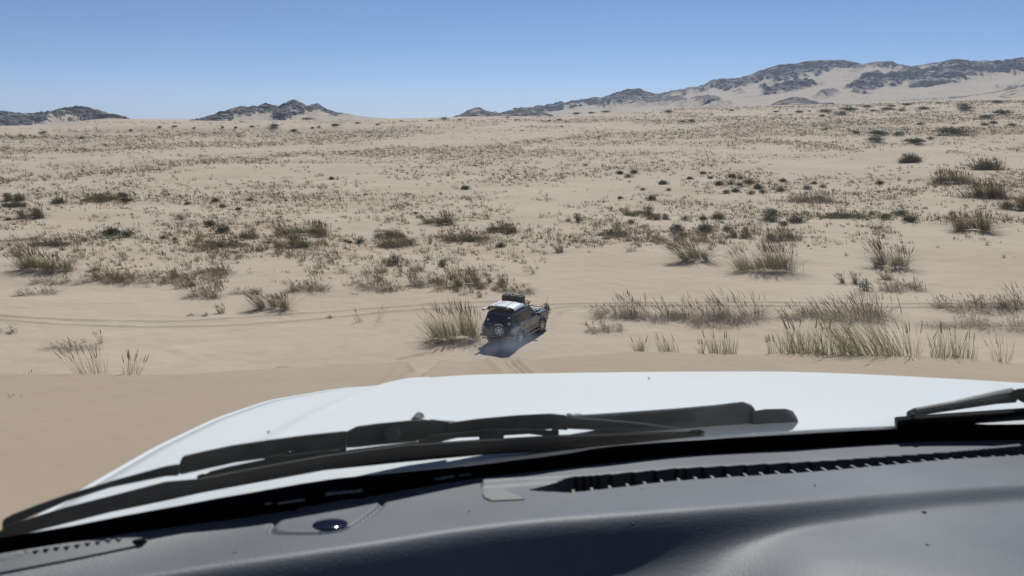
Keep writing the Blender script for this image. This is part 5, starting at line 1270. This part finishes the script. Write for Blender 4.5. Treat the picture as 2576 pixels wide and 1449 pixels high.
def at_z(px, py, z): D = -z / ((py - 724.5) / F) * 1.0; D = (-z) * F / (py - 724.5); return ((px - 1288) / F * D, D)
st = np.array([at_z(a, b, -.1405) for a, b in SLOT_T]); sb_ = np.array([at_z(a, b, -.1445) for a, b in SLOT_B])
def dash_z(x, y):
    y0 = np.interp(x, r0[:, 0], r0[:, 1]); z0 = np.interp(x, r0[:, 0], r0[:, 2])
    yr = np.interp(x, [p[0] for p in RDG], [p[1] for p in RDG]) 
    for s_ in (-.03, .03): yr = yr + np.interp(x + s_, [p[0] for p in RDG], [p[1] for p in RDG])
    yr = yr / 3
    t = np.clip((y - yr) / np.maximum(y0 - yr, .02), 0, 1.3)
    top = -.1450 + (z0 + .1450) * t ** 2
    # front edge rolls over and drops to the lower shelf
    d = yr + .004 - y
    drop = np.interp(x, [-.4, -.05, .02, .08, .14, .2, .29, .38, 1.2], [.060, .050, .042, .032, .021, .014, .0105, .009, .009])
    wdt = drop * .42 + .003
    tt = np.clip(d / wdt, 0, 1); z = top - drop * tt * tt * (3 - 2 * tt)
    sh = np.clip(d - wdt, 0, None); z = z - .022 * (1 - sstep(.10, .19, x)) * (1 - np.exp(-sh / .022)) - .09 * sh - 1.2 * np.clip(sh - .12, 0, None) ** 1.4
    z = z - .010 * np.exp(-(((x - .205 - (.455 - y) * .8) / .040) ** 2 + ((y - .440) / .026) ** 2))
    return z
def dash_detail(x, y, z):
    # lip in front of the demister slot and the slot itself
    yt = np.interp(x, st[:, 0], st[:, 1], left=-9); yb = np.interp(x, sb_[:, 0], sb_[:, 1], left=-9)
    on = (x > st[0, 0]) & (x < 1.15)
    z = z + np.where(on, .0035 * np.exp(-((y - yt - .004) / .006) ** 2), 0)
    mid = (yt + yb) / 2; half = (yt - yb) / 2 
    ins = on & (x > .012) & (np.abs(y - mid) < half * np.clip((x - .012) / .03, 0, 1))
    z = np.where(ins, z - .030, z)
    # shallow seam of the sensor plate
    return z
nx_, ny_ = 900, 420
xs_ = np.concatenate([np.linspace(-.42, -.26, 50)[:-1], np.linspace(-.26, .62, 640), np.linspace(.62, 1.25, 120)[1:]])
V = np.zeros((ny_, len(xs_), 3)); y0 = np.interp(xs_, r0[:, 0], r0[:, 1])
for i, t in enumerate(np.linspace(0, 1, ny_)):
    y = y0 * (1 - t) + .16 * t; 
    V[i, :, 0] = xs_; V[i, :, 1] = y; V[i, :, 2] = dash_z(xs_, y)
kz = np.exp(-(np.arange(-12, 13) / 4.5) ** 2); kz /= kz.sum(); Zp = np.pad(V[:, :, 2], ((12, 12), (0, 0)), 'edge'); V[:, :, 2] = sum(kz[k] * Zp[k:k + ny_] for k in range(25))
kz = np.exp(-(np.arange(-20, 21) / 9.0) ** 2); kz /= kz.sum(); Zp = np.pad(V[:, :, 2], ((0, 0), (20, 20)), 'edge'); V[:, :, 2] = sum(kz[k] * Zp[:, k:k + len(xs_)] for k in range(41))
V[:, :, 2] = dash_detail(V[:, :, 0], V[:, :, 1], V[:, :, 2])
# panel seam around the sensor
sxc, syc = at_z(828, 1308, -.1448)
qq = np.maximum(np.abs((V[:, :, 0] - sxc - .28 * (V[:, :, 1] - syc)) / .0235), np.abs((V[:, :, 1] - syc - .12 * (V[:, :, 0] - sxc)) / .030)); qr = (np.abs((V[:, :, 0] - sxc - .28 * (V[:, :, 1] - syc)) / .0235) ** 4 + np.abs((V[:, :, 1] - syc - .12 * (V[:, :, 0] - sxc)) / .030) ** 4) ** .25
V[:, :, 2] -= .0022 * np.exp(-((qr - 1) / .045) ** 2); V[:, :, 2] += .0007 * (qr < 1)
dash = np_part('dashboard', V, grid_faces(ny_, len(xs_)), m_in, own)
def on_dash(px, py, lift=.001):
    z = -.143
    for _ in range(12):
        x_, y_ = at_z(px, py, z); z = .5 * z + .5 * (float(dash_z(np.array([x_]), np.array([y_]))[0]) + lift)
    x_, y_ = at_z(px, py, z); return (x_, y_, z)
def plate(pts, lift=.001, depth=.004):
    q = MB(); top = [loc(on_dash(a, b, lift)) for a, b in pts]; k = len(top); bot = [(p[0], p[1], p[2] - depth) for p in top]
    return q.add(top + bot, [tuple(range(k)), tuple(range(2 * k - 1, k - 1, -1))] + [(i, i + k, (i + 1) % k + k, (i + 1) % k) for i in range(k)])
ytq = np.interp(V[:, :, 0], st[:, 0], st[:, 1], left=-9); ybq = np.interp(V[:, :, 0], sb_[:, 0], sb_[:, 1], left=-9)
inq = (V[:, :, 0] > .012) & (V[:, :, 0] < 1.15) & (np.abs(V[:, :, 1] - (ytq + ybq) / 2) < (ytq - ybq) / 2 * np.clip((V[:, :, 0] - .012) / .03, 0, 1))
fm = (inq[:-1, :-1] | inq[1:, :-1] | inq[:-1, 1:] | inq[1:, 1:]).ravel()
dash.data.materials.append(m_frit_shade); dash.data.polygons.foreach_set('material_index', fm.astype(np.int32))  # slot faces coloured black: the shade in the recess is painted on
V2 = np.stack([V[-1], V[-1] + np.array([0, .03, -.45])]); np_part('dashboard_front', V2, grid_faces(2, len(xs_)), m_in, dash)
q = MB()   # slot floor bars
xq = .03
k = 0
while xq < 1.10:
    ya, yb = np.interp(xq, st[:, 0], st[:, 1]) - .002, np.interp(xq, sb_[:, 0], sb_[:, 1]) + .001
    q.box(loc((xq, yb + .003, -.149)), (.0020, .011, .009)); xq += .0137
q.build('demister_grille', m_tip, dash)
a_ = [(1212, 1238), (1222, 1227), (1262, 1226), (1322, 1254), (1235, 1258), (1216, 1250)]
q = plate(a_, .0012); q.build('slot_end', mat('slot_end_plastic', (.15, .155, .165), .6), dash, bevel=.0012, seg=3)
xk, yk = at_z(830, 1324, -.1438)
q = MB(); q.lathe([(.0108, -.1465 - ROOT[2]), (.0106, -.1425 - ROOT[2]), (.0092, -.1415 - ROOT[2]), (.004, -.1412 - ROOT[2])], (xk - ROOT[0], yk - ROOT[1], 0), 'z', 32); sen = q.build('light_sensor', m_sensor, dash, smooth=False, bevel=.0004)
q = MB(); q.lathe([(.0124, -.1465 - ROOT[2]), (.0120, -.1436 - ROOT[2]), (.0106, -.1434 - ROOT[2])], (xk - ROOT[0], yk - ROOT[1], 0), 'z', 32); q.build('sensor_ring', m_sil, dash)
q = MB()
for (px, py, a_, b2_) in ((1590, 1322, .0035, .0012), (2325, 1293, .0022, .0016), (1180, 1290, .0008, .0005), (2050, 1225, .0008, .0006)):
    xx_, yy_ = at_z(px, py, -.1445); q.box(loc((xx_, yy_, -.1435)), (b2_, a_, .0012), Matrix.Rotation(.3, 3, 'Z'))
q.build('crumbs', mat('crumb', (.02, .018, .016), .8), dash)
# side demister strip at the far left
pts = [(-90, 1420), (0, 1396), (180, 1370), (330, 1349), (362, 1348), (372, 1358), (355, 1370), (200, 1402), (0, 1440), (-120, 1466)]
q = plate(pts, .0012); sd_ = q.build('side_vent', mat('side_vent_plastic', (.034, .042, .066), .55), dash, bevel=.0006)
h_ = loc(on_dash(350, 1358, .0014)); MB().lathe([(.0034, h_[2] - .001), (.0034, h_[2] + .0004)], (h_[0], h_[1], 0), 'z', 18).build('screw_hole', m_frit_shade, sd_)
q = MB()
for i in range(14):
    t_ = loc(on_dash(-40 + i * 26, 1403 - i * 3.6 + rng.uniform(-1, 1), .0016)); q.box(t_, (.0022, .0016, .0010))
q.build('vent_teeth', m_tip, sd_)

# ------------------------------------------------------------------ air: thin haze over the whole plain
m_haze = bpy.data.materials.new('haze'); m_haze.use_nodes = True
n = m_haze.node_tree.nodes; l = m_haze.node_tree.links; n.remove(n['Principled BSDF'])
pv = n.new('ShaderNodeVolumePrincipled'); pv.inputs['Color'].default_value = (.64, .765, 1, 1); pv.inputs['Density'].default_value = .00009; pv.inputs['Anisotropy'].default_value = .2
l.new(pv.outputs[0], n['Material Output'].inputs['Volume'])
q = MB(); q.box((0, 0, 92), (19500, 19500, 260)); hz_ = q.build('haze', m_haze); tag(hz_, 'thin bluish desert haze over the plain', 'haze', kind='stuff')
bpy.context.view_layer.update()
